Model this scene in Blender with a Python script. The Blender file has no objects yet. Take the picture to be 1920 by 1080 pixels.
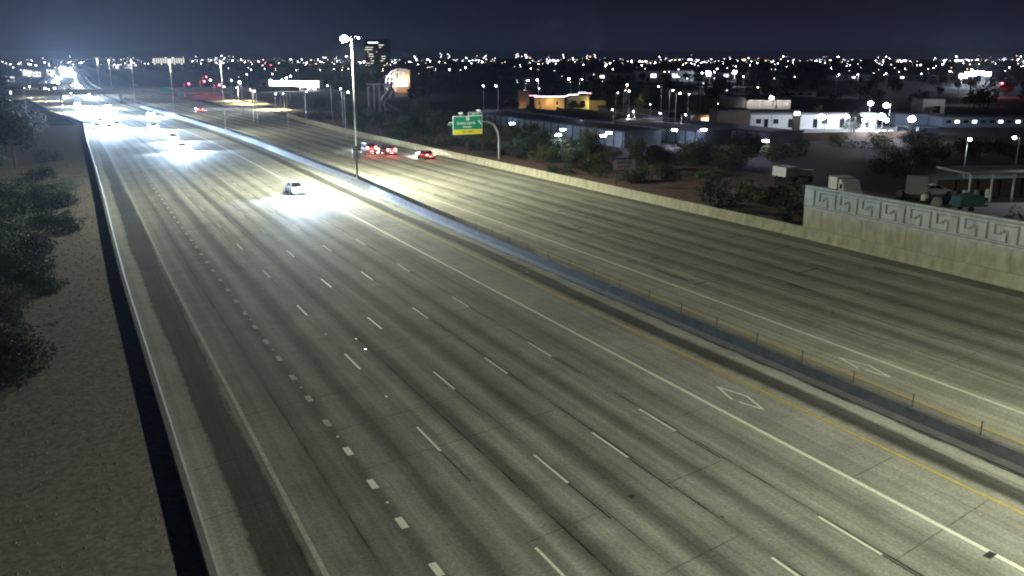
import bpy, math, random
from mathutils import Vector, Matrix
random.seed(7)
R = math.radians
PI = math.pi
S = bpy.context.scene
C = S.collection

# ------------------------------------------------------------------ camera
FPX, H = 1650.0, 17.38
TH = math.atan(432 / FPX)
CT, ST = math.cos(TH), math.sin(TH)
PH = math.atan(860 * CT / FPX)
FW = (math.sin(PH), math.cos(PH))
RT = (math.cos(PH), -math.sin(PH))
cd = bpy.data.cameras.new('camera')
cam = bpy.data.objects.new('camera', cd)
C.objects.link(cam)
cam.location = (0, 0, H)
cam.rotation_euler = (PI / 2 - TH, 0, -PH)
cd.sensor_width = 36
cd.lens = 36 * FPX / 1920
cd.clip_start = 0.5
cd.clip_end = 20000
S.camera = cam
# ------------------------------------------------------------------ night sky
w = bpy.data.worlds.new('World')
S.world = w
w.use_nodes = True
nt = w.node_tree
nt.nodes.clear()
wo = nt.nodes.new('ShaderNodeOutputWorld')
bg = nt.nodes.new('ShaderNodeBackground')
tc = nt.nodes.new('ShaderNodeTexCoord')
sx = nt.nodes.new('ShaderNodeSeparateXYZ')
rp = nt.nodes.new('ShaderNodeValToRGB')
nt.links.new(tc.outputs['Generated'], sx.inputs[0])
nt.links.new(sx.outputs['Z'], rp.inputs[0])
nt.links.new(rp.outputs[0], bg.inputs[0])
nt.links.new(bg.outputs[0], wo.inputs[0])
e = rp.color_ramp.elements
e[0].position = 0.0
e[0].color = (.016, .019, .038, 1)
e[1].position = 0.5
e[1].color = (.0075, .0082, .017, 1)
for pos, c in ((.02, (.0130, .015, .032, 1)), (.045, (.0085, .0092, .0215, 1)), (.08, (.0055, .0060, .0145, 1))):
    k = e.new(pos)
    k.color = c
bg.inputs[1].default_value = 1.0
# ------------------------------------------------------------------ view and render
S.view_settings.view_transform = 'Standard'
S.view_settings.look = 'None'
S.view_settings.exposure = 0
S.view_settings.gamma = 1
cy = S.cycles
cy.use_light_tree = True
cy.max_bounces = 3
cy.diffuse_bounces = 1
cy.glossy_bounces = 1
cy.transmission_bounces = 2
cy.transparent_max_bounces = 6
cy.sample_clamp_indirect = 2
cy.caustics_reflective = False
cy.caustics_refractive = False
cy.use_denoising = True
cy.filter_width = 2.0


# ------------------------------------------------------------------ geometry of the view: where a sighted point stands
def g(x, y, z=0.0):
    u = (x - 960) / FPX
    v = (y - 540) / FPX
    fw = CT - v * ST
    up = -ST - v * CT
    t = (H - z) / (-up)
    return (RT[0] * u * t + FW[0] * fw * t, RT[1] * u * t + FW[1] * fw * t)


def ray(x, D):
    """ground position at forward distance D on the bearing of column x"""
    a = (x - 960) / FPX * D * CT
    return (RT[0] * a + FW[0] * D, RT[1] * a + FW[1] * D)


def hgt(y, D):
    """height seen at row y at forward distance D"""
    v = (y - 540) / FPX
    return H + D * (-ST - v * CT) / (CT - v * ST)


def interp(tab, y):
    if y <= tab[0][0]:
        return tab[0][1]
    for (a, p), (b, q) in zip(tab, tab[1:]):
        if y <= b:
            t = (y - a) / (b - a)
            return p + (q - p) * t
    return tab[-1][1]


CM = [(150, 0), (189, 0), (219, -.9), (245, -2.5), (265, -3.6), (290, -5.1), (320, -7.2), (355, -9.4), (391, -11), (430, -12.4), (474, -13.4), (540, -14.2),
      (685, -14.5), (850, -12), (1100, -8), (1800, -2), (3000, 2)]
LO = [(0, 0), (73, .1), (95, .35), (119, .7), (160, 1.1), (205, 1.4), (262, 2.3), (300, -.5), (355, -5), (391, -8), (474, -12), (540, -14), (685, -14.5), (850, -12), (1100, -8), (1800, -2), (3000, 2)]
RO = [(60, 0), (80, -.3), (107, -.7), (152, -1.9), (400, -2.2)]


def X(xn, Y):
    c = interp(CM, Y)
    if xn <= 35.45:
        t = max(0, min(1, (xn - 2.9) / 11))
        return xn + interp(LO, Y) * (1 - t) + c * t
    t = max(0, min(1, (xn - 38) / 4))
    return xn + c + interp(RO, Y) * t


RB = [(0, 64.5), (68, 64.5), (120, 62.6), (160, 61), (191, 60), (225, 59.6), (252, 60), (275, 61.5)]


# ------------------------------------------------------------------ materials
def new_mat(name):
    m = bpy.data.materials.new(name)
    m.use_nodes = True
    n = m.node_tree
    return m, n, n.nodes['Principled BSDF']


def mat(name, col, rough=.8, var=.25, scale=2.0, metal=0.0, bump=0.0, spec=.3, col2=None, detail=6, stretch=None):
    m, n, b = new_mat(name)
    b.inputs['Roughness'].default_value = rough
    b.inputs['Metallic'].default_value = metal
    b.inputs['Specular IOR Level'].default_value = spec
    t = n.nodes.new('ShaderNodeTexCoord')
    no = n.nodes.new('ShaderNodeTexNoise')
    no.inputs['Scale'].default_value = scale
    no.inputs['Detail'].default_value = detail
    no.inputs['Roughness'].default_value = .65
    if stretch:
        mp = n.nodes.new('ShaderNodeMapping')
        mp.inputs['Scale'].default_value = stretch
        n.links.new(t.outputs['Object'], mp.inputs[0])
        n.links.new(mp.outputs[0], no.inputs['Vector'])
    else:
        n.links.new(t.outputs['Object'], no.inputs['Vector'])
    r = n.nodes.new('ShaderNodeValToRGB')
    r.color_ramp.elements[0].position = .3
    r.color_ramp.elements[1].position = .7
    c1 = col
    c2 = col2 or tuple(min(1, c * (1 + var)) for c in col)
    r.color_ramp.elements[0].color = tuple(c * (1 - var) for c in c1) + (1,)
    r.color_ramp.elements[1].color = tuple(c2) + (1,)
    n.links.new(no.outputs['Fac'], r.inputs[0])
    n.links.new(r.outputs[0], b.inputs['Base Color'])
    if bump:
        bu = n.nodes.new('ShaderNodeBump')
        bu.inputs['Strength'].default_value = bump
        bu.inputs['Distance'].default_value = .05
        n.links.new(no.outputs['Fac'], bu.inputs['Height'])
        n.links.new(bu.outputs[0], b.inputs['Normal'])
    return m


def glow(name, col, strength):
    m, n, b = new_mat(name)
    b.inputs['Base Color'].default_value = (.6, .6, .6, 1)
    b.inputs['Emission Color'].default_value = tuple(col) + (1,)
    b.inputs['Emission Strength'].default_value = strength
    m.cycles.emission_sampling = 'NONE'
    return m


def M_math(n, op, a, b=None):
    k = n.nodes.new('ShaderNodeMath')
    k.operation = op
    for i, v in enumerate((a, b)):
        if v is None:
            continue
        if isinstance(v, (int, float)):
            k.inputs[i].default_value = v
        else:
            n.links.new(v, k.inputs[i])
    return k.outputs[0]


def road_material(name, stops, dark_joints, base, u0, u1, skew=.2, streak=.62):
    """concrete pavement: tone across the lanes from the ramp, oil streaks, skewed joints, grain"""
    m, n, b = new_mat(name)
    b.inputs['Roughness'].default_value = .85
    b.inputs['Specular IOR Level'].default_value = .16
    uv = n.nodes.new('ShaderNodeUVMap')
    uv.uv_map = 'lane'
    s = n.nodes.new('ShaderNodeSeparateXYZ')
    n.links.new(uv.outputs[0], s.inputs[0])
    U, V = s.outputs[0], s.outputs[1]
    # wandering of the wheel path edges
    cv = n.nodes.new('ShaderNodeCombineXYZ')
    n.links.new(M_math(n, 'MULTIPLY', U, .35), cv.inputs[0])
    n.links.new(M_math(n, 'MULTIPLY', V, .035), cv.inputs[1])
    w1 = n.nodes.new('ShaderNodeTexNoise')
    w1.inputs['Scale'].default_value = 1
    w1.inputs['Detail'].default_value = 4
    n.links.new(cv.outputs[0], w1.inputs['Vector'])
    cw = n.nodes.new('ShaderNodeCombineXYZ')
    n.links.new(M_math(n, 'MULTIPLY', U, 1.6), cw.inputs[0])
    n.links.new(M_math(n, 'MULTIPLY', V, 1.2), cw.inputs[1])
    w2 = n.nodes.new('ShaderNodeTexNoise')
    w2.inputs['Scale'].default_value = 1
    w2.inputs['Detail'].default_value = 5
    n.links.new(cw.outputs[0], w2.inputs['Vector'])
    wob = M_math(n, 'ADD', M_math(n, 'MULTIPLY', M_math(n, 'SUBTRACT', w1.outputs['Fac'], .5), 1.3),
                 M_math(n, 'MULTIPLY', M_math(n, 'SUBTRACT', w2.outputs['Fac'], .5), .35))
    Uw = M_math(n, 'ADD', U, wob)
    un = M_math(n, 'DIVIDE', M_math(n, 'SUBTRACT', Uw, u0), u1 - u0)
    rr = n.nodes.new('ShaderNodeValToRGB')
    rr.color_ramp.interpolation = 'EASE'
    el = rr.color_ramp.elements
    el[0].position = 0
    el[0].color = (stops[0][1],) * 3 + (1,)
    el[1].position = 1
    el[1].color = (stops[-1][1],) * 3 + (1,)
    for a, v in stops[1:-1][:30]:
        k = el.new((a - u0) / (u1 - u0))
        k.color = (v, v, v, 1)
    n.links.new(un, rr.inputs[0])
    # long streaks
    cs = n.nodes.new('ShaderNodeCombineXYZ')
    n.links.new(M_math(n, 'MULTIPLY', U, 2.2), cs.inputs[0])
    n.links.new(M_math(n, 'MULTIPLY', V, .02), cs.inputs[1])
    st = n.nodes.new('ShaderNodeTexNoise')
    st.inputs['Scale'].default_value = 1
    st.inputs['Detail'].default_value = 6
    st.inputs['Roughness'].default_value = .6
    n.links.new(cs.outputs[0], st.inputs['Vector'])
    val = M_math(n, 'MULTIPLY', rr.outputs[0], M_math(n, 'ADD', 1 - streak, M_math(n, 'MULTIPLY', st.outputs['Fac'], 2 * streak)))
    # cloudy blotches and grain
    t = n.nodes.new('ShaderNodeTexCoord')
    for sc_, amt in ((.22, .36), (7.0, .5), (28.0, .5), (.9, .22)):
        no = n.nodes.new('ShaderNodeTexNoise')
        no.inputs['Scale'].default_value = sc_
        no.inputs['Detail'].default_value = 5 if sc_ < 1 else 3
        n.links.new(t.outputs['Object'], no.inputs['Vector'])
        val = M_math(n, 'MULTIPLY', val, M_math(n, 'ADD', 1 - amt, M_math(n, 'MULTIPLY', no.outputs['Fac'], 2 * amt)))
    # transverse joints, skewed, only some of them dark
    vv = M_math(n, 'DIVIDE', M_math(n, 'SUBTRACT', V, M_math(n, 'MULTIPLY', U, skew)), 4.6)
    fr = M_math(n, 'FRACT', vv)
    lane = M_math(n, 'FLOOR', M_math(n, 'DIVIDE', M_math(n, 'SUBTRACT', U, 2.6), 3.66))
    cid = n.nodes.new('ShaderNodeCombineXYZ')
    n.links.new(M_math(n, 'FLOOR', vv), cid.inputs[0])
    n.links.new(lane, cid.inputs[1])
    wn = n.nodes.new('ShaderNodeTexWhiteNoise')
    wn.noise_dimensions = '3D'
    n.links.new(cid.outputs[0], wn.inputs['Vector'])
    line = M_math(n, 'LESS_THAN', fr, .016)
    on = M_math(n, 'GREATER_THAN', wn.outputs['Value'], .62)
    dk = M_math(n, 'MULTIPLY', line, M_math(n, 'MULTIPLY', on, M_math(n, 'MULTIPLY', w2.outputs['Fac'], .75)))
    # longitudinal joints, broken up
    cj = n.nodes.new('ShaderNodeCombineXYZ')
    n.links.new(M_math(n, 'MULTIPLY', U, .2), cj.inputs[0])
    n.links.new(M_math(n, 'MULTIPLY', V, .3), cj.inputs[1])
    jn = n.nodes.new('ShaderNodeTexNoise')
    jn.inputs['Scale'].default_value = 1
    jn.inputs['Detail'].default_value = 5
    n.links.new(cj.outputs[0], jn.inputs['Vector'])
    jw = M_math(n, 'ADD', U, M_math(n, 'MULTIPLY', M_math(n, 'SUBTRACT', w2.outputs['Fac'], .5), .05))
    for a, wd, strength in dark_joints:
        l = M_math(n, 'LESS_THAN', M_math(n, 'ABSOLUTE', M_math(n, 'SUBTRACT', jw, a)), wd)
        mask = M_math(n, 'MULTIPLY', l, M_math(n, 'MINIMUM', 1, M_math(n, 'MAXIMUM', 0, M_math(n, 'MULTIPLY', M_math(n, 'SUBTRACT', jn.outputs['Fac'], .36), 6 * strength))))
        dk = M_math(n, 'MAXIMUM', dk, M_math(n, 'MULTIPLY', mask, strength))
    val = M_math(n, 'MULTIPLY', val, M_math(n, 'SUBTRACT', 1, dk))
    mx = n.nodes.new('ShaderNodeMix')
    mx.data_type = 'RGBA'
    mx.blend_type = 'MULTIPLY'
    mx.inputs[0].default_value = 1
    mx.inputs[6].default_value = tuple(base) + (1,)
    n.links.new(val, mx.inputs[7])
    n.links.new(mx.outputs[2], b.inputs['Base Color'])
    return m


def lanes(L):
    """(position, tone) pairs of a ramp: light wheel paths, dark oil band in each lane centre"""
    return sorted(L)


LST = [(2.9, 1.08), (4.2, 1.05), (4.45, .5), (5.9, .45), (6.25, .95), (7.3, .9), (8.2, .7), (9.0, .85), (9.95, .7), (10.7, .95),
       (11.9, .64), (12.9, 1.0), (13.9, .85), (14.6, 1.05), (15.6, .62), (16.6, 1.0), (17.5, .82), (18.2, 1.02), (19.25, .66), (20.2, 1.0),
       (21.2, .85), (21.9, 1.0), (22.9, .7), (23.8, 1.0), (25, .95), (26.5, .82), (28, 1.05), (32.2, 1.05), (32.9, .55), (33.8, .6), (34.2, 1.15), (35.4, 1.1)]
ROAD_L = road_material('concrete_pavement_west', [(a_, max(.28, 1.06 + (v_ - 1) * 1.75)) for a_, v_ in LST],
                       [(15.35, .05, .75), (21.15, .05, .8), (24.85, .05, .8), (17.5, .04, .6), (8.25, .05, .6), (5.95, .05, .5), (34.15, .06, .5), (35.02, .07, .9), (12.0, .03, .3)],
                       (.298, .298, .262), 2.9, 35.4, streak=.62)
RST = [(35.5, .6), (37.8, .75), (38.6, 1.08), (41.6, 1.08), (42.6, 1.0), (43.4, .72), (44.4, 1.0), (45.4, .9), (46.7, .55), (47.8, .95), (48.6, .85),
       (49.9, .5), (51.1, .9), (51.9, .8), (53.1, .45), (54.4, .88), (55.1, .8), (56.4, .5), (57.7, .9), (58.6, .8), (60, .6), (61.6, .95), (62.4, .5), (64.5, .45)]
ROAD_R = road_material('concrete_pavement_east', RST, [(45.15, .05, .7), (48.35, .05, .7), (51.65, .05, .6), (54.9, .05, .5), (38.5, .03, .4)],
                       (.36, .355, .295), 35.5, 64.5, streak=.75)

m_dirt = mat('brown_gravel', (.235, .222, .20), .95, .42, 3.4, bump=.3, detail=14)
m_dirt2 = mat('pinkish_dirt', (.12, .085, .07), .95, .35, .8, detail=10)
m_stone = mat('grey_stone', (.21, .195, .17), .9, .3, 8)
m_far = mat('dark_city_ground', (.024, .024, .023), .95, .5, .02, detail=8)
m_conc = mat('barrier_concrete', (.22, .22, .21), .8, .18, 1.5, detail=10)
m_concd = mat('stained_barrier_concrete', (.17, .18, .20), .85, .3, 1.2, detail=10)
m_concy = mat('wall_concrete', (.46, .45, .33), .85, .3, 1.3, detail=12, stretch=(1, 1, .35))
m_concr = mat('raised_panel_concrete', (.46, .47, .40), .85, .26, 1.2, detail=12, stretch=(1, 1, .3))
m_groove = mat('groove_shade_and_joint', (.31, .31, .25), .9, .3, 2.0)  # darker tone paints the shade in fret grooves; also used on panel joints
m_white = mat('white_road_paint', (.84, .84, .72), .6, .14, 6.0, detail=8)
m_wornw = mat('worn_white_paint', (.45, .445, .38), .7, .3, 3.0, detail=8)
m_yell = mat('yellow_road_paint', (.66, .52, .10), .6, .22, 3.0, detail=8)
m_black = mat('black_contrast_paint', (.05, .05, .045), .7, .4, 3.0, detail=8)
m_refl = mat('reflective_marker_lens', (.9, .9, .9), .2, .02, 1.0)
m_steel = mat('galvanised_steel', (.34, .34, .34), .5, .12, 3.0, metal=.5)
m_post = mat('weathered_post_steel', (.12, .12, .12), .6, .2, 3.0)
m_dsteel = mat('dark_steel', (.05, .05, .052), .6, .2, 3.0)
m_leafd = mat('dark_green_leaves', (.030, .044, .024), .7, .5, .9)
m_leafm = mat('grey_green_leaves', (.095, .13, .085), .7, .4, .9)
m_leafo = mat('olive_leaves', (.055, .062, .024), .7, .45, .9)
m_bark = mat('bark', (.09, .07, .05), .9, .3, 5)
m_blue_wall = mat('painted_metal_wall', (.17, .21, .28), .6, .08, .7)
m_roofd = mat('dark_roof', (.045, .05, .065), .8, .25, .6)
m_roofg = mat('grey_roof', (.12, .12, .13), .8, .25, .3)
m_stucco = mat('tan_stucco', (.42, .33, .22), .85, .12, .8)
m_stuccog = mat('grey_stucco', (.33, .33, .32), .85, .15, .5)
m_stuccod = mat('dim_brown_stucco', (.16, .14, .12), .85, .2, .5)
m_wwall = mat('white_wall', (.72, .73, .74), .7, .06, .4)
m_asph = mat('asphalt', (.05, .05, .052), .85, .3, .6, detail=10)
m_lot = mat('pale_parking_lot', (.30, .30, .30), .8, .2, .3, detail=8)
m_brick = mat('brown_block_wall', (.14, .11, .09), .9, .2, 2.0)
m_glass = mat('dark_window_glass', (.012, .014, .018), .12, .1, 1.0, spec=.6)
m_rubber = mat('tyre_rubber', (.02, .02, .02), .9, .1, 4)
m_cwhite = mat('white_car_paint', (.72, .72, .74), .3, .03, 1.0, spec=.5)
m_cgrey = mat('dark_grey_car_paint', (.07, .07, .08), .3, .06, 1.0, spec=.5)
m_cred = mat('dark_red_car_paint', (.12, .02, .02), .3, .06, 1.0, spec=.5)
m_tarp = mat('teal_tarp', (.05, .14, .15), .8, .3, 1.5)
m_sgreen = mat('sign_green', (.008, .20, .135), .5, .05, 1.0)
m_syell = mat('sign_yellow', (.62, .58, .02), .5, .05, 1.0)
m_swhite = mat('sign_white', (.8, .82, .8), .5, .05, 1.0)
m_sblack = mat('sign_black', (.015, .015, .016), .5, .1, 1.0)
g_lamp = glow('lamp_lens_glow', (1, .97, .86), 260)
g_cool = glow('cool_floodlight_glow', (.86, .88, 1), 90)
g_far = glow('far_lamp_glow', (.93, .92, 1), 55)
g_warm = glow('warm_lamp_glow', (1, .85, .6), 40)
g_head = glow('headlight_glow', (.85, .92, 1), 900)
g_tail = glow('tail_light_glow', (1, .03, .03), 26)
g_brake = glow('bright_tail_glow', (1, .12, .07), 45)
g_win = glow('lit_window_glow', (1, .95, .82), 1.1)
g_winb = glow('bright_window_glow', (.95, .96, 1), 3.5)
g_neonw = glow('white_neon_glow', (1, .95, 1), 4.5)
g_neonp = glow('pink_neon_glow', (1, .35, .5), 3.5)
g_redl = glow('red_signal_glow', (1, .06, .1), 40)
g_dim = glow('dim_lamp_glow', (.9, .9, 1), 7)
g_mid = glow('mid_lamp_glow', (.88, .9, 1), 20)
g_amb = glow('amber_lamp_glow', (1, .62, .28), 12)
g_city = glow('city_light_glow', (.88, .88, 1), 60)


# ------------------------------------------------------------------ mesh helpers
class MB:
    def __init__(s):
        s.v, s.f, s.mi, s.uv = [], [], [], []
        s.ms = []

    def m(s, material):
        if material not in s.ms:
            s.ms.append(material)
        return s.ms.index(material)

    def face(s, pts, material, uv=None):
        i = len(s.v)
        s.v += [tuple(p) for p in pts]
        s.f.append(tuple(range(i, i + len(pts))))
        s.mi.append(s.m(material))
        s.uv.append(uv)

    def box(s, x0, x1, y0, y1, z0, z1, material, top=None, T=None):
        P = [(x0, y0, z0), (x1, y0, z0), (x1, y1, z0), (x0, y1, z0), (x0, y0, z1), (x1, y0, z1), (x1, y1, z1), (x0, y1, z1)]
        if T:
            P = [tuple(T @ Vector(p)) for p in P]
        i = len(s.v)
        s.v += P
        for k, q in enumerate(((0, 3, 2, 1), (4, 5, 6, 7), (0, 1, 5, 4), (1, 2, 6, 5), (2, 3, 7, 6), (3, 0, 4, 7))):
            s.f.append(tuple(i + a for a in q))
            s.mi.append(s.m(top if (top and k == 1) else material))
            s.uv.append(None)

    def frustum(s, b, t, z0, z1, material, top=None):
        """b, t: (x0,x1,y0,y1) rectangles"""
        P = [(b[0], b[2], z0), (b[1], b[2], z0), (b[1], b[3], z0), (b[0], b[3], z0), (t[0], t[2], z1), (t[1], t[2], z1), (t[1], t[3], z1), (t[0], t[3], z1)]
        i = len(s.v)
        s.v += P
        for k, q in enumerate(((0, 3, 2, 1), (4, 5, 6, 7), (0, 1, 5, 4), (1, 2, 6, 5), (2, 3, 7, 6), (3, 0, 4, 7))):
            s.f.append(tuple(i + a for a in q))
            s.mi.append(s.m(top if (top and k == 1) else material))
            s.uv.append(None)

    def tube(s, pts, radii, material, n=8, cap=True):
        if not isinstance(radii, (list, tuple)):
            radii = [radii] * len(pts)
        pts = [Vector(p) for p in pts]
        rings = []
        for k, p in enumerate(pts):
            d = (pts[min(k + 1, len(pts) - 1)] - pts[max(k - 1, 0)]).normalized()
            a = d.orthogonal().normalized() if abs(d.z) < .99 else Vector((1, 0, 0))
            a = (a - d * a.dot(d)).normalized()
            if abs(d.z) < .99:
                a = d.cross(Vector((0, 0, 1))).normalized()
            b = d.cross(a)
            i = len(s.v)
            for j in range(n):
                t = 2 * PI * j / n
                s.v.append(tuple(p + (a * math.cos(t) + b * math.sin(t)) * radii[k]))
            rings.append(i)
        mi = s.m(material)
        for r0, r1 in zip(rings, rings[1:]):
            for j in range(n):
                s.f.append((r0 + j, r0 + (j + 1) % n, r1 + (j + 1) % n, r1 + j))
                s.mi.append(mi)
                s.uv.append(None)
        if cap:
            for r in (rings[0], rings[-1]):
                s.f.append(tuple(r + j for j in range(n)))
                s.mi.append(mi)
                s.uv.append(None)

    def ball(s, c, r, material, n=8, sz=1.0):
        i = len(s.v)
        k = n // 2
        for a in range(k + 1):
            for b in range(n):
                th = PI * a / k
                ph = 2 * PI * b / n
                s.v.append((c[0] + r * math.sin(th) * math.cos(ph), c[1] + r * math.sin(th) * math.sin(ph), c[2] + r * sz * math.cos(th)))
        mi = s.m(material)
        for a in range(k):
            for b in range(n):
                s.f.append((i + a * n + b, i + (a + 1) * n + b, i + (a + 1) * n + (b + 1) % n, i + a * n + (b + 1) % n))
                s.mi.append(mi)
                s.uv.append(None)

    def strip(s, xa, xb, Y0, Y1, z, material, step=6.0, uvn=None):
        """ground strip between nominal lateral positions, following the road"""
        n = max(1, int(math.ceil((Y1 - Y0) / step)))
        for k in range(n):
            a = Y0 + (Y1 - Y0) * k / n
            b = Y0 + (Y1 - Y0) * (k + 1) / n
            fa = xa if callable(xa) else (lambda y: X(xa, y))
            fb = xb if callable(xb) else (lambda y: X(xb, y))
            s.face([(fa(a), a, z), (fb(a), a, z), (fb(b), b, z), (fa(b), b, z)], material,
                   [(uvn[0], a), (uvn[1], a), (uvn[1], b), (uvn[0], b)] if uvn else None)

    def build(s, name, parent=None, smooth=False, loc=None):
        me = bpy.data.meshes.new(name)
        me.from_pydata(s.v, [], s.f)
        for m_ in s.ms:
            me.materials.append(m_)
        me.polygons.foreach_set('material_index', s.mi)
        if any(u is not None for u in s.uv):
            l = me.uv_layers.new(name='lane')
            for p, u in zip(me.polygons, s.uv):
                if u:
                    for k, li in enumerate(p.loop_indices):
                        l.data[li].uv = u[k]
        if smooth:
            me.polygons.foreach_set('use_smooth', [True] * len(me.polygons))
        me.update()
        o = bpy.data.objects.new(name, me)
        C.objects.link(o)
        if parent:
            o.parent = parent
        if loc:
            o.location = loc
        return o


def tag(o, label=None, cat=None, group=None, kind=None):
    if label:
        o['label'] = label
    if cat:
        o['category'] = cat
    if group:
        o['group'] = group
    if kind:
        o['kind'] = kind
    return o


def empty(name, loc=(0, 0, 0), rz=0):
    o = bpy.data.objects.new(name, None)
    o.empty_display_size = .3
    o.location = loc
    o.rotation_euler = (0, 0, rz)
    C.objects.link(o)
    return o


KIDS = {}


def copy_tree(o, parent=None):
    c = o.copy()
    C.objects.link(c)
    c.parent = parent
    for ch in list(o.children):
        copy_tree(ch, c)
    return c


def light(kind, name, loc, energy, col=(1, 1, 1), parent=None, rot=None, size=.3, cone=None, blend=.5):
    d = bpy.data.lights.new(name, kind)
    d.energy = energy
    d.color = col
    if kind == 'AREA':
        d.shape = 'DISK'
        d.size = size
    else:
        d.shadow_soft_size = size
    if cone:
        d.spot_size = cone
        d.spot_blend = blend
    o = bpy.data.objects.new(name, d)
    o.location = loc
    if rot:
        o.rotation_euler = rot
    C.objects.link(o)
    if parent:
        o.parent = parent
    return o


# ================================================================== SETTING
b = MB()
b.face([(-9000, -400, -.35), (11000, -400, -.35), (11000, 14000, -.35), (-9000, 14000, -.35)], m_far)
tag(b.build('ground'), 'dark flat city ground reaching the horizon', kind='structure')


def grid_sheet(name, x0f, x1f, Y0, Y1, nx, ny, zf, material):
    bb = MB()
    for j in range(ny):
        ya, yb = Y0 + (Y1 - Y0) * j / ny, Y0 + (Y1 - Y0) * (j + 1) / ny
        for i in range(nx):
            ta, tb = i / nx, (i + 1) / nx
            q = []
            for t, y in ((ta, ya), (tb, ya), (tb, yb), (ta, yb)):
                x = x0f(y) + (x1f(y) - x0f(y)) * t
                q.append((x, y, zf(x, y, t)))
            bb.face(q, material)
    return bb.build(name, smooth=True)


from mathutils import noise as mn
def bank_z(x, y, t=None):
    if t is None:
        x1 = X(2.9, y) + .1
        t = (x + 70) / (x1 + 70)
    return .2 - (1 - t) * .14 + (1 - t) * .5 * mn.noise(Vector((x * .1, y * .06, 0)))


grid_sheet('left_bank', lambda y: -70, lambda y: X(2.9, y) + .1, -30, 262, 60, 90, bank_z, m_dirt)['kind'] = 'structure'
grid_sheet('right_bank', lambda y: interp(RB, y) + .2, lambda y: 97, -20, 300, 16, 60,
           lambda x, y, t: .25 - .5 * t + .25 * t * (1 - t) * 4 * mn.noise(Vector((x * .1, y * .06, 3))), m_dirt2)['kind'] = 'structure'

# carriageways
b = MB()
NL = [2.9, 6.25, 9.95, 13.75, 17.35, 21, 24.7, 28.33, 32.05, 35.5]
for a, c in zip(NL, NL[1:]):
    b.strip(a, c, -40, 420, 0, ROAD_L, 6, (a, c))
    b.strip(a, c, 420, 3000, 0, ROAD_L, 40, (a, c))
tag(b.build('road'), 'grey concrete carriageway whose traffic comes towards the camera', kind='structure')
b = MB()
NR = [35.5, 38.3, 41.7, 45, 48.2, 51.5, 54.8, 58.1, 61.3]
for a, c in zip(NR, NR[1:]):
    b.strip(a, c, -40, 420, 0, ROAD_R, 6, (a, c))
    b.strip(a, c, 420, 3000, 0, ROAD_R, 40, (a, c))
b.strip(61.3, lambda y: max(interp(RB, y), X(61.3, y) + .05) + .3, -40, 275, 0, ROAD_R, 6, (61.3, 64.5))
b.strip(61.3, lambda y: X(61.3, y) + 3, 275, 3000, 0, ROAD_R, 30, (61.3, 64.5))
tag(b.build('road'), 'grey concrete carriageway whose traffic goes away from the camera', kind='structure')


def marking(name, label, fn):
    bb = MB()
    fn(bb)
    return tag(bb.build(name), label, kind='structure')


def solid(bb, u, wd, Y0, Y1, m_, z=.006):
    bb.strip(u - wd / 2, u + wd / 2, Y0, Y1, z, m_, 6)


def dashes(bb, u, wd, c0, per, ln, Y0, Y1, m_, after=None, z=.006):
    k = math.floor((Y0 - c0) / per)
    while c0 + k * per < Y1:
        c = c0 + k * per
        mm = m_ if not callable(m_) else m_(c)
        if mm:
            bb.strip(u - wd / 2, u + wd / 2, c - ln / 2, c + ln / 2, z, mm, 6)
        if after and c < 110:
            bb.strip(u - wd / 2 + .02, u + wd / 2 - .03, c - ln / 2 - after, c - ln / 2 - .03, z, m_black, 6)
        k += 1


def mk(bb):
    solid(bb, 28.33, .24, -20, 1200, m_white)
    solid(bb, 41.68, .22, -20, 1200, m_white)
    solid(bb, 32.07, .16, -20, 110, m_yell)
    solid(bb, 32.07, .15, 110, 900, m_yell)
    solid(bb, 38.3, .12, -20, 900, m_yell)
    solid(bb, 6.38, .2, -20, 260, m_wornw)
    solid(bb, 62.3, .16, -20, 100, m_wornw)


marking('road_marking', 'solid white and yellow lines along both carriageways', mk)


def mk(bb):
    for u, c0 in ((24.69, 33.0), (21.0, 31.6), (17.36, 30.7), (13.74, 36.0)):
        dashes(bb, u, .13, c0, 12.2, 3.05, 0, 320, lambda c: m_white if c < 90 else m_wornw, after=3.3)
    dashes(bb, 9.95, .3, 32.8, 3.58, .9, 5, 150, lambda c: m_wornw if c > 38 else m_white)
    for u, c0 in ((45.05, 33.2), (48.2, 34.0), (51.5, 34.0), (54.8, 33.5), (58.1, 34)):
        dashes(bb, u, .12, c0, 12.2, 3.05, 0, 320, m_wornw)


marking('lane_dashes', 'white dashes between the lanes, some with black dashes after them', mk)


def mk(bb):
    for cx, cy_, L, W in ((30.3, 33.4, 1.8, .5), (39.97, 33.9, 1.85, .45)):
        pts = [(cx, cy_ + L), (cx + W, cy_), (cx, cy_ - L), (cx - W, cy_)]
        for k in range(4):
            a = Vector(pts[k] + (0,))
            c = Vector(pts[(k + 1) % 4] + (0,))
            d = (c - a).normalized()
            nrm = Vector((-d.y, d.x, 0)) * .07
            if k == 2:
                c = a + (c - a) * .78
            if k == 3:
                pass
            z = Vector((0, 0, .0065 + .0005 * k))
            bb.face([a - nrm + z, c - nrm + z, c + nrm + z, a + nrm + z], m_white)


marking('lane_diamonds', 'white outlined carpool diamonds painted in the inner lanes', mk)


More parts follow.
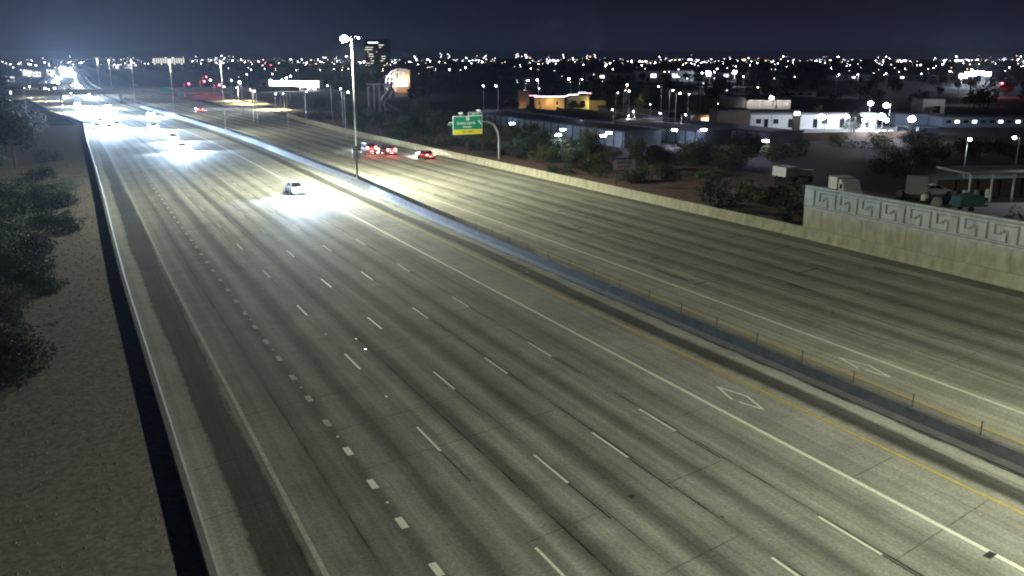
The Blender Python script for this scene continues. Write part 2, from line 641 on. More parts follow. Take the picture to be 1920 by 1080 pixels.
def mk(bb):
    for k in range(-2, 36):
        y = 31.0 + 7.16 * k / 2 * 2 / 2 * 2
        if y > 6:
            bb.box(9.93, 10.05, y - .05, y + .05, 0, .02, m_refl)
    for u, c0 in ((15.1, 50), (15.19, 52.2), (13.74, 54.1), (33.39, 63.4), (13.7, 42)):
        bb.box(u - .05, u + .05, c0 - .1, c0 + .1, 0, .02, m_refl)
    # rubber and tar blots
    for u, c0, wd, ln, mm in ((28.15, 17.5, .55, .28, m_black), (19.1, 27, .3, .25, m_black), (22.6, 31.5, .12, .15, m_black), (21.3, 24, .12, .15, m_black),
                              (44, 55, .2, .3, m_black), (47, 43, .25, .3, m_black)):
        T = Matrix.Translation((u, c0, .007)) @ Matrix.Rotation(.2, 4, 'Z')
        bb.face([T @ Vector(q) for q in ((-wd / 2, -ln / 2, 0), (wd / 2, -ln / 2, 0), (wd / 2, ln / 2, 0), (-wd / 2, ln / 2, 0))], mm)
    rr = random.Random(4)
    # sealed cracks and patched joints on the far carriageway
    for k in range(110):
        u = rr.choice([43.4, 45.15, 46.7, 48.3, 50, 51.6, 53, 55, 56.5, 58.3, 60.5]) + rr.uniform(-.4, .4)
        y = rr.uniform(45, 150)
        if rr.random() < .65:
            ln = rr.uniform(1.5, 5)
            bb.strip(u, u + rr.uniform(.1, .24), y, y + ln, .0075, m_black, 3)
        else:
            ln = rr.uniform(.8, 3)
            bb.face([(u, y, .008), (u + ln, y + ln * .2, .008), (u + ln, y + ln * .2 + .2, .008), (u, y + .18, .008)], m_black)


marking('road_studs_and_seals', 'small reflective studs, tar blots and sealed cracks on the concrete', mk)


# ------------------------------------------------------------------ barriers
def profile_wall(bb, prof, fx, Y0, Y1, step, mats, rot=None):
    """prof: list of (dx, z); extruded along the road"""
    n = max(1, int(math.ceil((Y1 - Y0) / step)))
    for k in range(n):
        a = Y0 + (Y1 - Y0) * k / n
        c = Y0 + (Y1 - Y0) * (k + 1) / n
        for j, ((d0, z0), (d1, z1)) in enumerate(zip(prof, prof[1:])):
            bb.face([(fx(a) + d0, a, z0), (fx(c) + d0, c, z0), (fx(c) + d1, c, z1), (fx(a) + d1, a, z1)], mats[j])
    for y in (Y0, Y1):
        bb.face([(fx(y) + d, y, z) for d, z in prof], mats[0])


b = MB()
BU = [(90, 0), (120, .75), (150, .6), (200, 0)]
MX = lambda y: X(35.45, y) + interp(BU, y)
profile_wall(b, [(-.34, -.1), (-.34, .08), (-.2, .33), (-.09, .86), (.09, .86), (.2, .33), (.34, .08), (.34, -.1)], MX, -20, 900, 7,
             [m_conc, m_conc, m_concd, m_conc, m_concd, m_conc, m_conc])
tag(b.build('median_barrier'), 'long low concrete barrier along the middle of the freeway under the slatted screen', 'barrier')
scr = empty('glare_screen', (MX(20), 20, .86))
tag(scr, 'dark slatted screen on thin posts standing on the middle barrier', 'screen')
b = MB()
y = 66
while y < 400:
    x = MX(y) - MX(20)
    zt = .60 if y < 60 else .64
    b.box(x - .024, x + .024, y - 20 - .004, y - 20 + .004, .03, .56, m_dsteel)
    y += .15 + max(0, 84 - y) * .012
b.build('slats', scr)
b = MB()
for k in range(60):
    ya, yb = 12 + k * 6.5, 12 + (k + 1) * 6.5
    b.tube([(MX(ya) - MX(20), ya - 20, .05), (MX(yb) - MX(20), yb - 20, .05)], .018, m_steel, 4, False)
b.build('rail', scr)
pm = None
for k in range(100):
    yy = 23.3 + (k - 2) * 3.66
    if pm is None:
        pb = MB()
        pb.box(-.02, .02, -.028, .028, 0, .72, m_post)
        pb.box(-.06, .06, -.08, .08, 0, .02, m_steel)
        po = pb.build('post', scr)
        pm = po
    else:
        po = pm.copy()
        C.objects.link(po)
        po.parent = scr
    po.location = (MX(yy) - MX(20), yy - 20, 0.001)

b = MB()
LX = lambda y: X(2.9, y)
profile_wall(b, [(-.30, -.9), (-.30, .66), (-.26, .72), (-.02, .72), (.06, .66), (.10, .2), (.2, 0.0), (.2, -.1)], LX, -20, 262, 7,
             [m_concd, m_conc, m_conc, m_conc, m_conc, m_conc, m_conc])
tag(b.build('edge_barrier'), 'narrow pale concrete barrier between the carriageway and the brown bank', 'barrier')

b = MB()
pts = [(LX(262), 262)] + [g(130, 224), g(103, 216), g(75, 202), g(50, 188)]
for (xa, ya), (xb, yb) in zip(pts, pts[1:]):
    dx, dy = xb - xa, yb - ya
    l = math.hypot(dx, dy)
    nx_, ny_ = -dy / l * .15, dx / l * .15
    for z0, z1 in ((-.2, .8),):
        q = [(xa - nx_, ya - ny_), (xb - nx_, yb - ny_), (xb + nx_, yb + ny_), (xa + nx_, ya + ny_)]
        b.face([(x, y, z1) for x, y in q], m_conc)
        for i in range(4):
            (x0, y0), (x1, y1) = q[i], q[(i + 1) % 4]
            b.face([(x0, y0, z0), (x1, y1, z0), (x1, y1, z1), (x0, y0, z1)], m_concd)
tag(b.build('ramp_barrier'), 'low barrier following the on-ramp away to the upper left', 'barrier')

b = MB()
RX = lambda y: interp(RB, y)
profile_wall(b, [(-.12, -.1), (-.12, .1), (0, .3), (.1, 1.1), (.35, 1.1), (.4, -.2)], RX, -20, 275, 8, [m_concy] * 5)
tag(b.build('shoulder_barrier'), 'pale yellowish concrete barrier along the outer shoulder of the far carriageway', 'barrier')

# noise wall with the stepped fret frieze
nw = empty('noise_wall', (64.95, 25, 0))
tag(nw, 'tall concrete noise wall with a stepped Greek key frieze above the far shoulder', 'wall')
WY0, WY1 = 8, 64.3
b = MB()
L_ = WY1 - WY0
b.box(0, .35, WY0 - 25, WY1 - 25, -.2, 5.05, m_concy)
b.build('wall_panel', nw)
b = MB()
b.box(-.07, .42, WY0 - 25, WY1 - 25, 5.05, 5.22, m_concr)
b.build('coping', nw)
b = MB()
# frieze: groove lines of one unit on a grid, raised everywhere else
UW, UH = 20, 18
gr = set()


def gl(x0, y0, x1, y1):
    for i in range(min(x0, x1), max(x0, x1) + 2):
        for j in range(min(y0, y1), max(y0, y1) + 1):
            gr.add((i, j))


gl(0, 1, 0, 16)
gl(0, 1, 13, 1)
gl(13, 1, 13, 11)
gl(11, 11, 13, 11)
gl(11, 9, 11, 11)
gl(9, 9, 11, 9)
gl(9, 7, 9, 9)
gl(5, 7, 9, 7)
gl(5, 7, 5, 15)
gl(5, 15, 19, 15)
fz0, fz1 = 3.22, 4.9
cell = (fz1 - fz0) / UH
ulen = 2.62
cu = ulen / UW
nun = 21
for k in range(nun):
    ys = WY1 - 1.25 - k * ulen
    for j in range(UH):
        i = 0
        while i < UW:
            if (i, j) in gr or (i - UW, j) in gr:
                i += 1
                continue
            i2 = i
            while i2 < UW and (i2, j) not in gr:
                i2 += 1
            a, c = ys - i * cu, ys - i2 * cu
            b.box(-.06, .002, c - 25, a - 25, fz0 + j * cell, fz0 + (j + 1) * cell, m_concr)
            i = i2
b.box(-.06, .002, WY1 - 1.2 - 25, WY1 - 25, fz0, fz1, m_concr)
b.box(-.06, .002, WY0 - 25, WY1 - 25, 2.95, fz0 - .10, m_concr)
b.build('frieze', nw)
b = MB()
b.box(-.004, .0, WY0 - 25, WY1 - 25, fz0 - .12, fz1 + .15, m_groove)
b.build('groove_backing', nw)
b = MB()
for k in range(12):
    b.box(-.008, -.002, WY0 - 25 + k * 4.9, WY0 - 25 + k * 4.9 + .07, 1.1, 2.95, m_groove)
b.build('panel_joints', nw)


# ------------------------------------------------------------------ big freeway lamps in the median
def median_lamp(yy, label, lit=1.0, h=19.3, lens=(g_lamp, g_lamp), r=(.17, .17)):
    x = MX(yy)
    t = empty('freeway_lamp', (x, yy, .86))
    tag(t, label, 'street lamp', 'tall twin-armed lamps along the middle barrier')
    k = MB()
    k.tube([(0, 0, 0), (0, 0, h * .5), (0, 0, h)], [.13, .10, .065], m_steel, 10)
    k.tube([(0, 0, 0), (0, 0, .5)], [.26, .24], m_steel, 10)
    k.build('pole', t, smooth=True)
    for s in (-1, 1):
        k = MB()
        k.tube([(0, 0, h - .6), (s * .4, 0, h - .2), (s * .75, 0, h)], [.06, .05, .045], m_steel, 6)
        k.build('arm', t, smooth=True)
        k = MB()
        k.frustum((s * 1.0 - .4, s * 1.0 + .4, -.2, .2), (s * 1.0 - .34, s * 1.0 + .34, -.14, .14), h - .06, h + .1, m_steel)
        hd = k.build('lamp_head', t)
        k = MB()
        q_ = 0 if s < 0 else 1
        k.ball((s * 1.0, 0, h - .07 - r[q_] * .5), r[q_], lens[q_], 10, .9)
        k.build('lens', hd)
    light('SPOT', 'lamp_light', (0, 0, h - .9), 27000 * lit, (.99, .99, .76), t, (0, 0, 0), .4, R(172), .25)
    return t


median_lamp(120, 'tall lamp pole carrying a small black and white sign on the middle barrier', 3.0, r=(.52, .15))
median_lamp(-2, 'tall lamp pole on the middle barrier outside the picture', 2.3)
for yy, lb in ((219, 'tall lamp pole on the middle barrier, second of the row away from the signed pole'),
               (286, 'tall lamp pole on the middle barrier, third of the row away from the signed pole'),
               (365, 'tall lamp pole on the middle barrier just before the overpass'),
               (455, 'tall lamp pole on the middle barrier just beyond the overpass'),
               (550, 'tall lamp pole second beyond the overpass on the middle barrier')):
    median_lamp(yy, lb, .55, 16.6, lens=(g_winb, g_neonw), r=(.14, .14))

# ================================================================== VEHICLES
def loft(bb, secs, material):
    """secs: closed rings of equal length"""
    n = len(secs[0])
    i = len(bb.v)
    for r in secs:
        bb.v += [tuple(p) for p in r]
    mi = bb.m(material)
    for k in range(len(secs) - 1):
        for j in range(n):
            a, c = i + k * n, i + (k + 1) * n
            bb.f.append((a + j, a + (j + 1) % n, c + (j + 1) % n, c + j))
            bb.mi.append(mi)
            bb.uv.append(None)
    for r in (i, i + (len(secs) - 1) * n):
        bb.f.append(tuple(r + j for j in range(n)))
        bb.mi.append(mi)
        bb.uv.append(None)


def ring(y, w, z0, z1, ch=.12):
    return [(-w + ch, y, z0), (w - ch, y, z0), (w, y, z0 + ch), (w, y, (z0 + z1) / 2), (w - .04, y, z1 - ch), (w - ch - .05, y, z1),
            (-w + ch + .05, y, z1), (-w + .04, y, z1 - ch), (-w, y, (z0 + z1) / 2), (-w, y, z0 + ch)]


CAR = {
    'sedan': dict(L=4.7, W=.91, body=[(-2.35, .80, .38, .92), (-2.2, .88, .26, 1.0), (-1.3, .91, .22, 1.02), (0, .91, .22, .98), (1.1, .91, .22, .92), (2.0, .88, .25, .82), (2.35, .76, .36, .68)],
                  cab=[(-1.75, .70, 1.0), (-1.0, .62, 1.42), (.15, .62, 1.45), (1.05, .72, .95)]),
    'suv': dict(L=4.9, W=.97, body=[(-2.45, .90, .42, 1.15), (-2.3, .95, .32, 1.2), (0, .97, .3, 1.15), (1.2, .97, .3, 1.1), (2.2, .93, .32, 1.0), (2.45, .84, .42, .85)],
                cab=[(-2.35, .84, 1.16), (-2.05, .76, 1.78), (.3, .76, 1.82), (1.15, .86, 1.1)]),
}


def make_car(kind, paint, tail_on=False, head=True):
    d = CAR[kind]
    t = empty('parked_car' if not (tail_on or head) else 'car')
    k = MB()
    loft(k, [ring(*q) for q in d['body']], paint)
    # roof and pillars
    c = d['cab']
    k.box(-c[1][1], c[1][1], c[1][0], c[2][0], c[1][2] - .02, c[1][2] + .03, paint)
    for s_ in (-1, 1):
        k.tube([(s_ * c[0][1], c[0][0], c[0][2] - .03), (s_ * c[1][1], c[1][0], c[1][2])], .045, paint, 5)
        k.tube([(s_ * c[3][1], c[3][0], c[3][2] - .03), (s_ * c[2][1], c[2][0], c[2][2])], .045, paint, 5)
        k.tube([(s_ * (c[1][1] + .09), (c[1][0] + c[2][0]) / 2, .95), (s_ * c[1][1], (c[1][0] + c[2][0]) / 2, c[1][2])], .04, paint, 5)
    k.build('body', t, smooth=False)
    k = MB()
    rings = [[(-w_, y_, z_ - .02), (w_, y_, z_ - .02), (w_ + .12 * (z_ > 1.3), y_, d['body'][2][3] - .05), (-w_ - .12 * (z_ > 1.3), y_, d['body'][2][3] - .05)] for (y_, w_, z_) in c]
    loft(k, rings, m_glass)
    k.build('windows', t)
    for s_ in (-1, 1):
        for yy in (-d['L'] * .3, d['L'] * .31):
            k = MB()
            x_ = s_ * (d['W'] - .1)
            k.tube([(x_ - .11, yy, .33), (x_ + .11, yy, .33)], .33, m_rubber, 14)
            wl = k.build('wheel', t)
            k = MB()
            k.tube([(x_ - .115, yy, .33), (x_ + .115, yy, .33)], .19, m_steel, 10)
            k.build('rim', wl)
        k = MB()
        k.box(s_ * (d['W'] - .36) - .25, s_ * (d['W'] - .36) + .25, d['L'] / 2 - .25, d['L'] / 2 + .04, .56, .8, g_head if head else m_glass)
        k.build('headlight', t)
        k = MB()
        z_ = .78 if kind == 'sedan' else .95
        hh = .14 if kind == 'sedan' else .3
        k.box(s_ * (d['W'] - .26) - .16, s_ * (d['W'] - .26) + .16, -d['L'] / 2 - .04, -d['L'] / 2 + .1, z_, z_ + hh, (g_brake if tail_on else m_cred))
        k.build('tail_light', t)
        k = MB()
        k.box(s_ * (d['W'] + .1) - .1, s_ * (d['W'] + .1) + .1, .75, .88, 1.0, 1.12, paint)
        k.build('mirror', t)
    k = MB()
    k.box(-.26, .26, -d['L'] / 2 - .03, -d['L'] / 2 + .02, .5, .63, m_swhite if not tail_on else g_win)
    k.build('number_plate', t)
    return t


def beam(t, e, aim=6.0, cone=75, y=2.5, z=.68, x=0, yaw=0):
    # spot light looks along local -Z; aim forward (+Y) and down
    return light('SPOT', 'headlight_beam', (x, y, z), e, (.56, .76, 1.0), t, (R(90 - aim), 0, R(yaw)), .12, R(cone), .85)


sed = make_car('sedan', m_cwhite)
sed.location = (X(26.6, 116.5), 116.5, 0)
sed.rotation_euler.z = PI
tag(sed, 'white sedan with glaring headlights, nearest of the oncoming cars, below the signed lamp pole', 'car', 'cars coming towards the camera')
for xx in (-.55, .55):
    beam(sed, 26000, 12, 134, x=xx, yaw=-xx * 52)
beam(sed, 30000, 4.5, 60)
light('POINT', 'headlight_spill', (0, 3.0, .95), 260, (.8, .88, 1), sed, size=.2)  # added fill light ahead of the bumper, brightens the car front
ONC = [
    (20.2, 182, 'car whose headlight glare is second nearest, in the middle lanes ahead of two others', 9000),
    (21.6, 205, 'car with glaring headlights close behind another in the middle lanes', 8000),
    (22.6, 240, 'third car of the chain of headlights in the middle lanes', 8000),
    (30.2, 296, 'single car with headlights in the inner lane, beside the big glare', 7000),
    (8.0, 246, 'car in the lane along the left barrier, leading the big white glare', 11000),
    (11.9, 242, 'car in the second lane from the left barrier, in the big white glare', 11000),
    (15.4, 252, 'car third from the left barrier in the big white glare', 9000),
    (12.5, 268, 'car following closely in the second lane within the big white glare', 9000),
    (16.5, 300, 'car in the upper half of the big white glare, third lane', 9000),
    (20.8, 308, 'car in the upper half of the big white glare, fourth lane', 9000),
    (12.8, 322, 'car in the upper half of the big white glare, second lane', 9000),
    (19.5, 345, 'car entering the big white glare from under the overpass, left one', 9000),
    (24.5, 352, 'car entering the big white glare from under the overpass, right one', 9000),
    (16.0, 372, 'car right below the overpass with headlights on', 9000),
]
for u, y, lb, en in ONC:
    c_ = copy_tree(sed)
    c_.location = (X(u, y), y, 0)
    c_.rotation_euler.z = PI + (.06 if y > 220 else 0)
    tag(c_, lb, 'car', 'cars coming towards the camera')
    for ch in c_.children:
        if ch.type == 'LIGHT':
            ch.data = ch.data.copy()
            if ch.data.type == 'SPOT':
                if ch.data.spot_size > 1.5:
                    ch.data.energy = en * (4.2 if y < 270 else 4.0)
                    ch.data.spot_size = R(138)
                else:
                    ch.data.energy = 40000 if y < 260 else 20000
rr = random.Random(11)
fc = None
for k in range(64):
    y = 425 + 1500 * (k / 64) ** 1.7
    u = rr.choice([12, 15.5, 19.2, 22.8, 26.5])
    if fc is None:
        t = empty('distant_car')
        k_ = MB()
        loft(k_, [ring(*q) for q in CAR['sedan']['body']], m_cwhite)
        q = CAR['sedan']['cab']
        loft(k_, [[(-w_, y_, z_), (w_, y_, z_), (w_ + .1, y_, .95), (-w_ - .1, y_, .95)] for (y_, w_, z_) in q], m_glass)
        k_.build('body', t)
        for s_ in (-1, 1):
            k_ = MB()
            k_.box(s_ * .55 - .2, s_ * .55 + .2, 2.25, 2.42, .56, .8, g_head)
            k_.build('headlight', t)
        fc = t
        c_ = t
    else:
        c_ = copy_tree(fc)
        for ch in list(c_.children):
            if ch.type == 'LIGHT':
                bpy.data.objects.remove(ch)
    tag(c_, 'distant car lost in the long band of headlight glare beyond the overpass', 'car', 'cars far up the freeway')
    c_.location = (X(u, y), y, 0)
    c_.rotation_euler.z = PI + (.1 if y < 560 else -.02)
    beam(c_, 10000 + (y - 425) * 34, 5, 130)

# cars going away
suv = make_car('suv', m_cgrey, tail_on=True)
suv.location = (50.4, 160, 0)
suv.scale = (1.1, 1.1, 1.2)
tag(suv, 'dark tall vehicle with red tail lights beyond the signed lamp pole', 'car', 'cars going away on the far carriageway')
light('POINT', 'tail_glow', (0, -2.9, .9), 260, (1, .05, .06), suv, size=.3)
beam(suv, 5000, 9, 90, y=2.6)
c_ = copy_tree(suv)
c_.location = (53.3, 157.0, 0)
c_.scale = (1, 1, 1)
tag(c_, 'dark vehicle with very bright red tail lights alongside the tall one', 'car', 'cars going away on the far carriageway')
sd = make_car('sedan', m_cred, tail_on=True)
sd.location = (57.2, 147.5, 0)
tag(sd, 'small dark red car with two red tail lights next to the outer barrier', 'car', 'cars going away on the far carriageway')
light('POINT', 'tail_glow', (0, -2.7, .8), 60, (1, .04, .05), sd, size=.3)
beam(sd, 1500, 9, 90)
c_ = copy_tree(sd)
c_.location = (41.3, 312, 0)
tag(c_, 'far small car with red tail lights just before the overpass', 'car', 'cars going away on the far carriageway')

# ================================================================== SIGNS
fonts = None


def text(body, parent, loc, size, material, name='lettering', rz=0, align='CENTER', sx=1.0):
    cu = bpy.data.curves.new(name, 'FONT')
    cu.body = body
    cu.size = size
    cu.align_x = align
    cu.align_y = 'CENTER'
    cu.offset = size * .018
    cu.extrude = .004
    cu.materials.append(material)
    o = bpy.data.objects.new(name, cu)
    C.objects.link(o)
    o.parent = parent
    o.location = loc
    o.rotation_euler = (PI / 2, 0, rz)
    o.scale.x = sx
    bpy.context.view_layer.update()
    me = bpy.data.meshes.new_from_object(o.evaluated_get(bpy.context.evaluated_depsgraph_get()))
    me.materials.clear()
    me.materials.append(material)
    n_ = bpy.data.objects.new(name, me)
    C.objects.link(n_)
    n_.parent = parent
    n_.location = loc
    n_.rotation_euler = (PI / 2, 0, rz)
    n_.scale.x = sx
    bpy.data.objects.remove(o)
    return n_


def ww_x(x, y, Y):
    """lateral position at along-road distance Y whose column is x (row y)"""
    u = (x - 960) / FPX
    # a = X*RT0+Y*RT1 ; depth ~ forward*CT + (H-z)*ST ; ignore the small height term
    # (X*RT0+Y*RT1) = u*((X*FW0+Y*FW1)*CT+9*ST)
    k = u * CT
    return (k * Y * FW[1] + u * 9 * ST - Y * RT[1]) / (RT[0] - k * FW[0])


def zz(X_, Y_, y):
    D = X_ * FW[0] + Y_ * FW[1]
    return hgt(y, D)


# overhead green exit sign on a curved cantilever
gx, gy = 67.3, 138.5
t = empty('exit_sign', (gx, gy, .2))
tag(t, 'green overhead exit sign with yellow strip hung from a curved grey pole', 'road sign')
xl, xr = ww_x(847.5, 235, gy), ww_x(902.5, 235, gy)
xm, sw = (xl + xr) / 2, xr - xl
z0, z1 = zz(xm, gy, 251.5) - .2, zz(xm, gy, 217) - .2
sh = z1 - z0
cx = xm - gx
k = MB()
k.tube([(0, 0, -.3), (0, 0, z0 - 1.0), (-.25, 0, z0 + .2), (-.9, 0, z0 + sh * .45), (-2.0, 0, z0 + sh * .62), (-3.2, 0, z0 + sh * .66), (cx - sw * .5 - .5, 0, z0 + sh * .66)],
       [.24, .2, .19, .18, .16, .14, .12], m_steel, 10)
k.build('pole', t, smooth=True)
k = MB()
k.box(cx - sw / 2, cx + sw / 2, -.32, -.26, z0, z1, m_swhite)
sp = k.build('panel', t)
k = MB()
ys = z0 + sh * .27
k.box(cx - sw / 2 + .08, cx + sw / 2 - .08, -.335, -.322, ys, z1 - .08, m_sgreen)
k.build('green_field', sp)
k = MB()
k.box(cx - sw / 2 + .08, cx + sw / 2 - .08, -.335, -.322, z0 + .05, ys - .04, m_syell)
k.build('yellow_strip', sp)
k = MB()
k.box(cx + .02 * sw, cx + sw / 2, -.32, -.26, z1 + .003, z1 + .55, m_swhite)
k.box(cx + .02 * sw + .05, cx + sw / 2 - .05, -.33, -.322, z1 + .05, z1 + .5, m_sgreen)
k.build('exit_tab', t)
text('EXIT 179', t, (cx + sw * .26, -.34, z1 + .27), .34, m_swhite)
text('Country Club Dr', t, (cx - sw * .05, -.345, ys + sh * .34), .50, m_swhite, sx=.98)
text('Chandler', t, (cx - .1, -.345, ys + sh * .14), .44, m_swhite)
text('EXIT ONLY', t, (cx, -.345, z0 + sh * .135), .42, m_sblack)
k = MB()
k.box(cx - .3, cx + .3, -.352, -.34, ys + sh * .5, ys + sh * .67, m_swhite)
k.build('route_shield', t)
text('87', t, (cx, -.358, ys + sh * .585), .46, m_sblack)
k = MB()
T = Matrix.Translation((cx + sw * .42, -.345, ys + sh * .36)) @ Matrix.Rotation(R(-35), 4, 'Y')
k.box(-.07, .07, -.005, .005, -.45, .2, m_swhite, T=T)
k.face([T @ Vector(q) for q in ((-.22, 0, .15), (.22, 0, .15), (0, 0, .5))], m_swhite)
k.build('arrow', t)
for xx, yy_ in ((863, 212), (896, 207), (843, 233)):
    k = MB()
    X_ = ww_x(xx, yy_, gy) - gx
    Z_ = zz(gx + X_, gy, yy_) - .2
    k.frustum((X_ - .35, X_ + .35, -.5, .1), (X_ - .25, X_ + .25, -.4, 0), Z_ - .12, Z_ + .12, m_sgreen if yy_ > 230 else m_swhite)
    k.box(X_ - .04, X_ + .04, -.2, -.12, min(Z_, z1) - .3, Z_, m_steel)
    k.build('sign_fixture', t)

# white two-post lane sign
wy = 101.5
xl, xr = ww_x(1155, 310, wy), ww_x(1190.5, 310, wy)
t = empty('lane_sign', ((xl + xr) / 2, wy, .1), -.28)
tag(t, 'white two-line lane sign on two wooden posts behind the outer barrier', 'road sign')
z0, z1 = zz(xl, wy, 319) - .1, zz(xl, wy, 300.5) - .1
w_ = xr - xl
k = MB()
k.box(-w_ / 2, w_ / 2, -.08, -.05, z0, z1, m_swhite)
k.build('panel', t)
for s_ in (-1, 1):
    k = MB()
    k.box(s_ * w_ * .36 - .06, s_ * w_ * .36 + .06, -.045, .05, -.3, z1 - .1, m_bark)
    k.build('post', t)
text('RIGHT LANE', t, (0, -.09, z0 + (z1 - z0) * .7), .43, m_sblack, sx=.85)
text('EXIT ONLY', t, (0, -.09, z0 + (z1 - z0) * .28), .43, m_sblack, sx=.85)

# carpool sign on the lamp pole
px_ = MX(120)
t = empty('carpool_sign', (px_, 119.75, 0))
tag(t, 'small black and white carpool sign clamped to the tall lamp pole', 'road sign')
z0, zm, z1 = 3.7, 4.9, 5.5
k = MB()
k.box(-.58, .58, -.03, 0, z0, zm - .01, m_swhite)
k.build('white_panel', t)
k = MB()
k.box(-.58, .58, -.03, 0, zm, z1, m_sblack)
k.build('black_panel', t)
text('CARPOOL', t, (0, -.04, (zm + z1) / 2), .23, m_swhite)
text('2 OR MORE', t, (0, -.04, z0 + .85), .19, m_sblack)
text('ONLY', t, (0, -.04, z0 + .4), .24, m_sblack)
k = MB()
k.tube([(0, .12, 3.9), (0, .12, 5.3)], .22, m_steel, 8)
k.build('clamp', t)

# ================================================================== VEGETATION
def leaf_mesh(name, blobs, n, size, material, seed, stems=None, bark=m_bark):
    """crown of many small leaf faces through the volume of the given lobes (cx,cy,cz,rx,rz)"""
    r = random.Random(seed)
    k = MB()
    mi = None
    clumps = []
    for (cx, cy, cz, rx, rz) in blobs:
        for _ in range(max(3, int(n / len(blobs) / 14))):
            while True:
                p = Vector((r.uniform(-1, 1), r.uniform(-1, 1), r.uniform(-1, 1)))
                if .35 < p.length < 1.0:
                    break
            clumps.append((cx + p.x * rx, cy + p.y * rx, cz + p.z * rz, rx * r.uniform(.12, .28)))
    for q in range(n):
        c = clumps[q % len(clumps)]
        p = Vector((c[0] + r.gauss(0, c[3]), c[1] + r.gauss(0, c[3]), max(.03, c[2] + r.gauss(0, c[3] * .8))))
        a = Vector((r.gauss(0, 1), r.gauss(0, 1), r.gauss(0, 1))).normalized()
        b_ = a.orthogonal().normalized()
        s_ = size * r.uniform(.5, 1.3)
        a, b_ = a * s_, b_ * s_ * .45
        k.face([p - a, p + b_, p + a, p - b_], material)
    return k


def plant(kind_name, blobs, n, size, material, seed, trunk=None):
    t = empty(kind_name)
    k = leaf_mesh('crown', blobs, n, size, material, seed)
    k.build('crown', t)
    k = MB()
    r = random.Random(seed + 100)
    if trunk:
        h, rad = trunk
        k.tube([(0, 0, -.4), (.05, 0, h * .5), (-.05, .05, h)], [rad, rad * .8, rad * .6], m_bark, 7)
        for (cx, cy, cz, rx, rz) in blobs:
            k.tube([(-.05, .05, h * .9), (cx * .5, cy * .5, (h + cz) / 2), (cx, cy, cz)], [rad * .5, rad * .35, rad * .12], m_bark, 5)
        k.build('trunk', t)
    else:
        for (cx, cy, cz, rx, rz) in blobs:
            k.tube([(cx * .1, cy * .1, -.3), (cx * .6, cy * .6, cz * .6), (cx, cy, cz)], [.05, .04, .015], m_bark, 4)
        k.build('stems', t)
    return t


SHR = [plant('shrub', [(0, 0, .9, 1.3, .9), (.8, .4, .7, .9, .7), (-.8, -.3, .8, 1.0, .8)], 700, .13, m_leafd, 1),
       plant('shrub', [(0, 0, 1.2, 1.6, 1.1), (1.1, -.5, 1.0, 1.1, .8)], 800, .15, m_leafo, 2),
       plant('shrub', [(0, 0, .7, 1.0, .6), (-.6, .6, .9, .9, .8), (.5, -.6, .6, .8, .5)], 600, .12, m_leafd, 3)]
TRE = [plant('tree', [(0, 0, 4.2, 2.3, 1.6), (1.6, .5, 3.6, 1.6, 1.3), (-1.5, -.4, 3.8, 1.7, 1.2), (.3, 1.2, 5.2, 1.4, 1.0)], 2600, .2, m_leafd, 4, (2.6, .2)),
       plant('tree', [(0, 0, 5.5, 2.2, 2.4), (1.2, -.8, 4.3, 1.6, 1.5), (-1.1, .7, 4.6, 1.7, 1.7)], 2600, .2, m_leafo, 5, (3.0, .22)),
       plant('tree', [(0, 0, 3.4, 2.8, 1.3), (2.0, .4, 3.1, 1.6, 1.0), (-2.1, -.5, 3.0, 1.7, 1.1)], 2400, .19, m_leafm, 6, (1.8, .2))]
FTR = [plant('tree', [(0, 0, 5, 3.2, 2.6), (2.2, 0, 4, 2.0, 1.8), (-2.2, .5, 4.2, 2.2, 1.8)], 420, .55, m_leafd, 7, (3, .3)),
       plant('tree', [(0, 0, 6, 2.6, 3.6), (1.5, .5, 4, 1.8, 2.2)], 380, .55, m_leafd, 8, (3, .3)),
       plant('tree', [(0, 0, 4.4, 3.8, 2.2), (-2.5, 0, 3.8, 2.0, 1.6)], 400, .55, m_leafo, 9, (2.5, .3))]
used = set()
GRD = lambda x, y: .0


def put(src, x, y, z, sc, label, cat, group=None, szz=1.0):
    o = src if src.name not in used else copy_tree(src)
    used.add(src.name)
    o.location = (x, y, z)
    o.rotation_euler.z = random.uniform(0, 6.28)
    o.scale = (sc, sc, sc * szz)
    tag(o, label, cat, group)
    return o


random.seed(21)
# slope behind the outer barrier
n_s = 0
for k in range(230):
    y = 42 + 215 * random.random() ** .9
    x0 = interp(RB, y) + (2.2 if y < 66 else 2.8)
    x = x0 + (96 - x0) * random.random() ** 1.1
    if y < 66 and x < 68:
        continue
    if abs(y - 138) < 9 and x < 70.5:
        continue
    if 84 < y < 104 and x < 72.5:
        continue
    if (x > 76 and 56 < y < 110):
        continue
    kd = ('spreading', 'olive', 'low')[k % 3]
    zn = ('before the noise wall end' if y < 84 else 'behind the white lane sign' if y < 118 else 'by the exit sign pole' if y < 150 and x < 82 else
          'before the nearest storage row' if x >= 82 and y < 235 else 'beyond the exit sign' if y < 200 else 'near the start of the right ramp')
    dn = 'along the outer barrier' if x < x0 + 8 else 'on the back of the bank'
    put(SHR[k % 3], x, y, .15, random.uniform(.75, 1.45), kd + ' shrub ' + dn + ', ' + zn, 'shrub', 'shrubs on the bank behind the outer barrier')
    n_s += 1
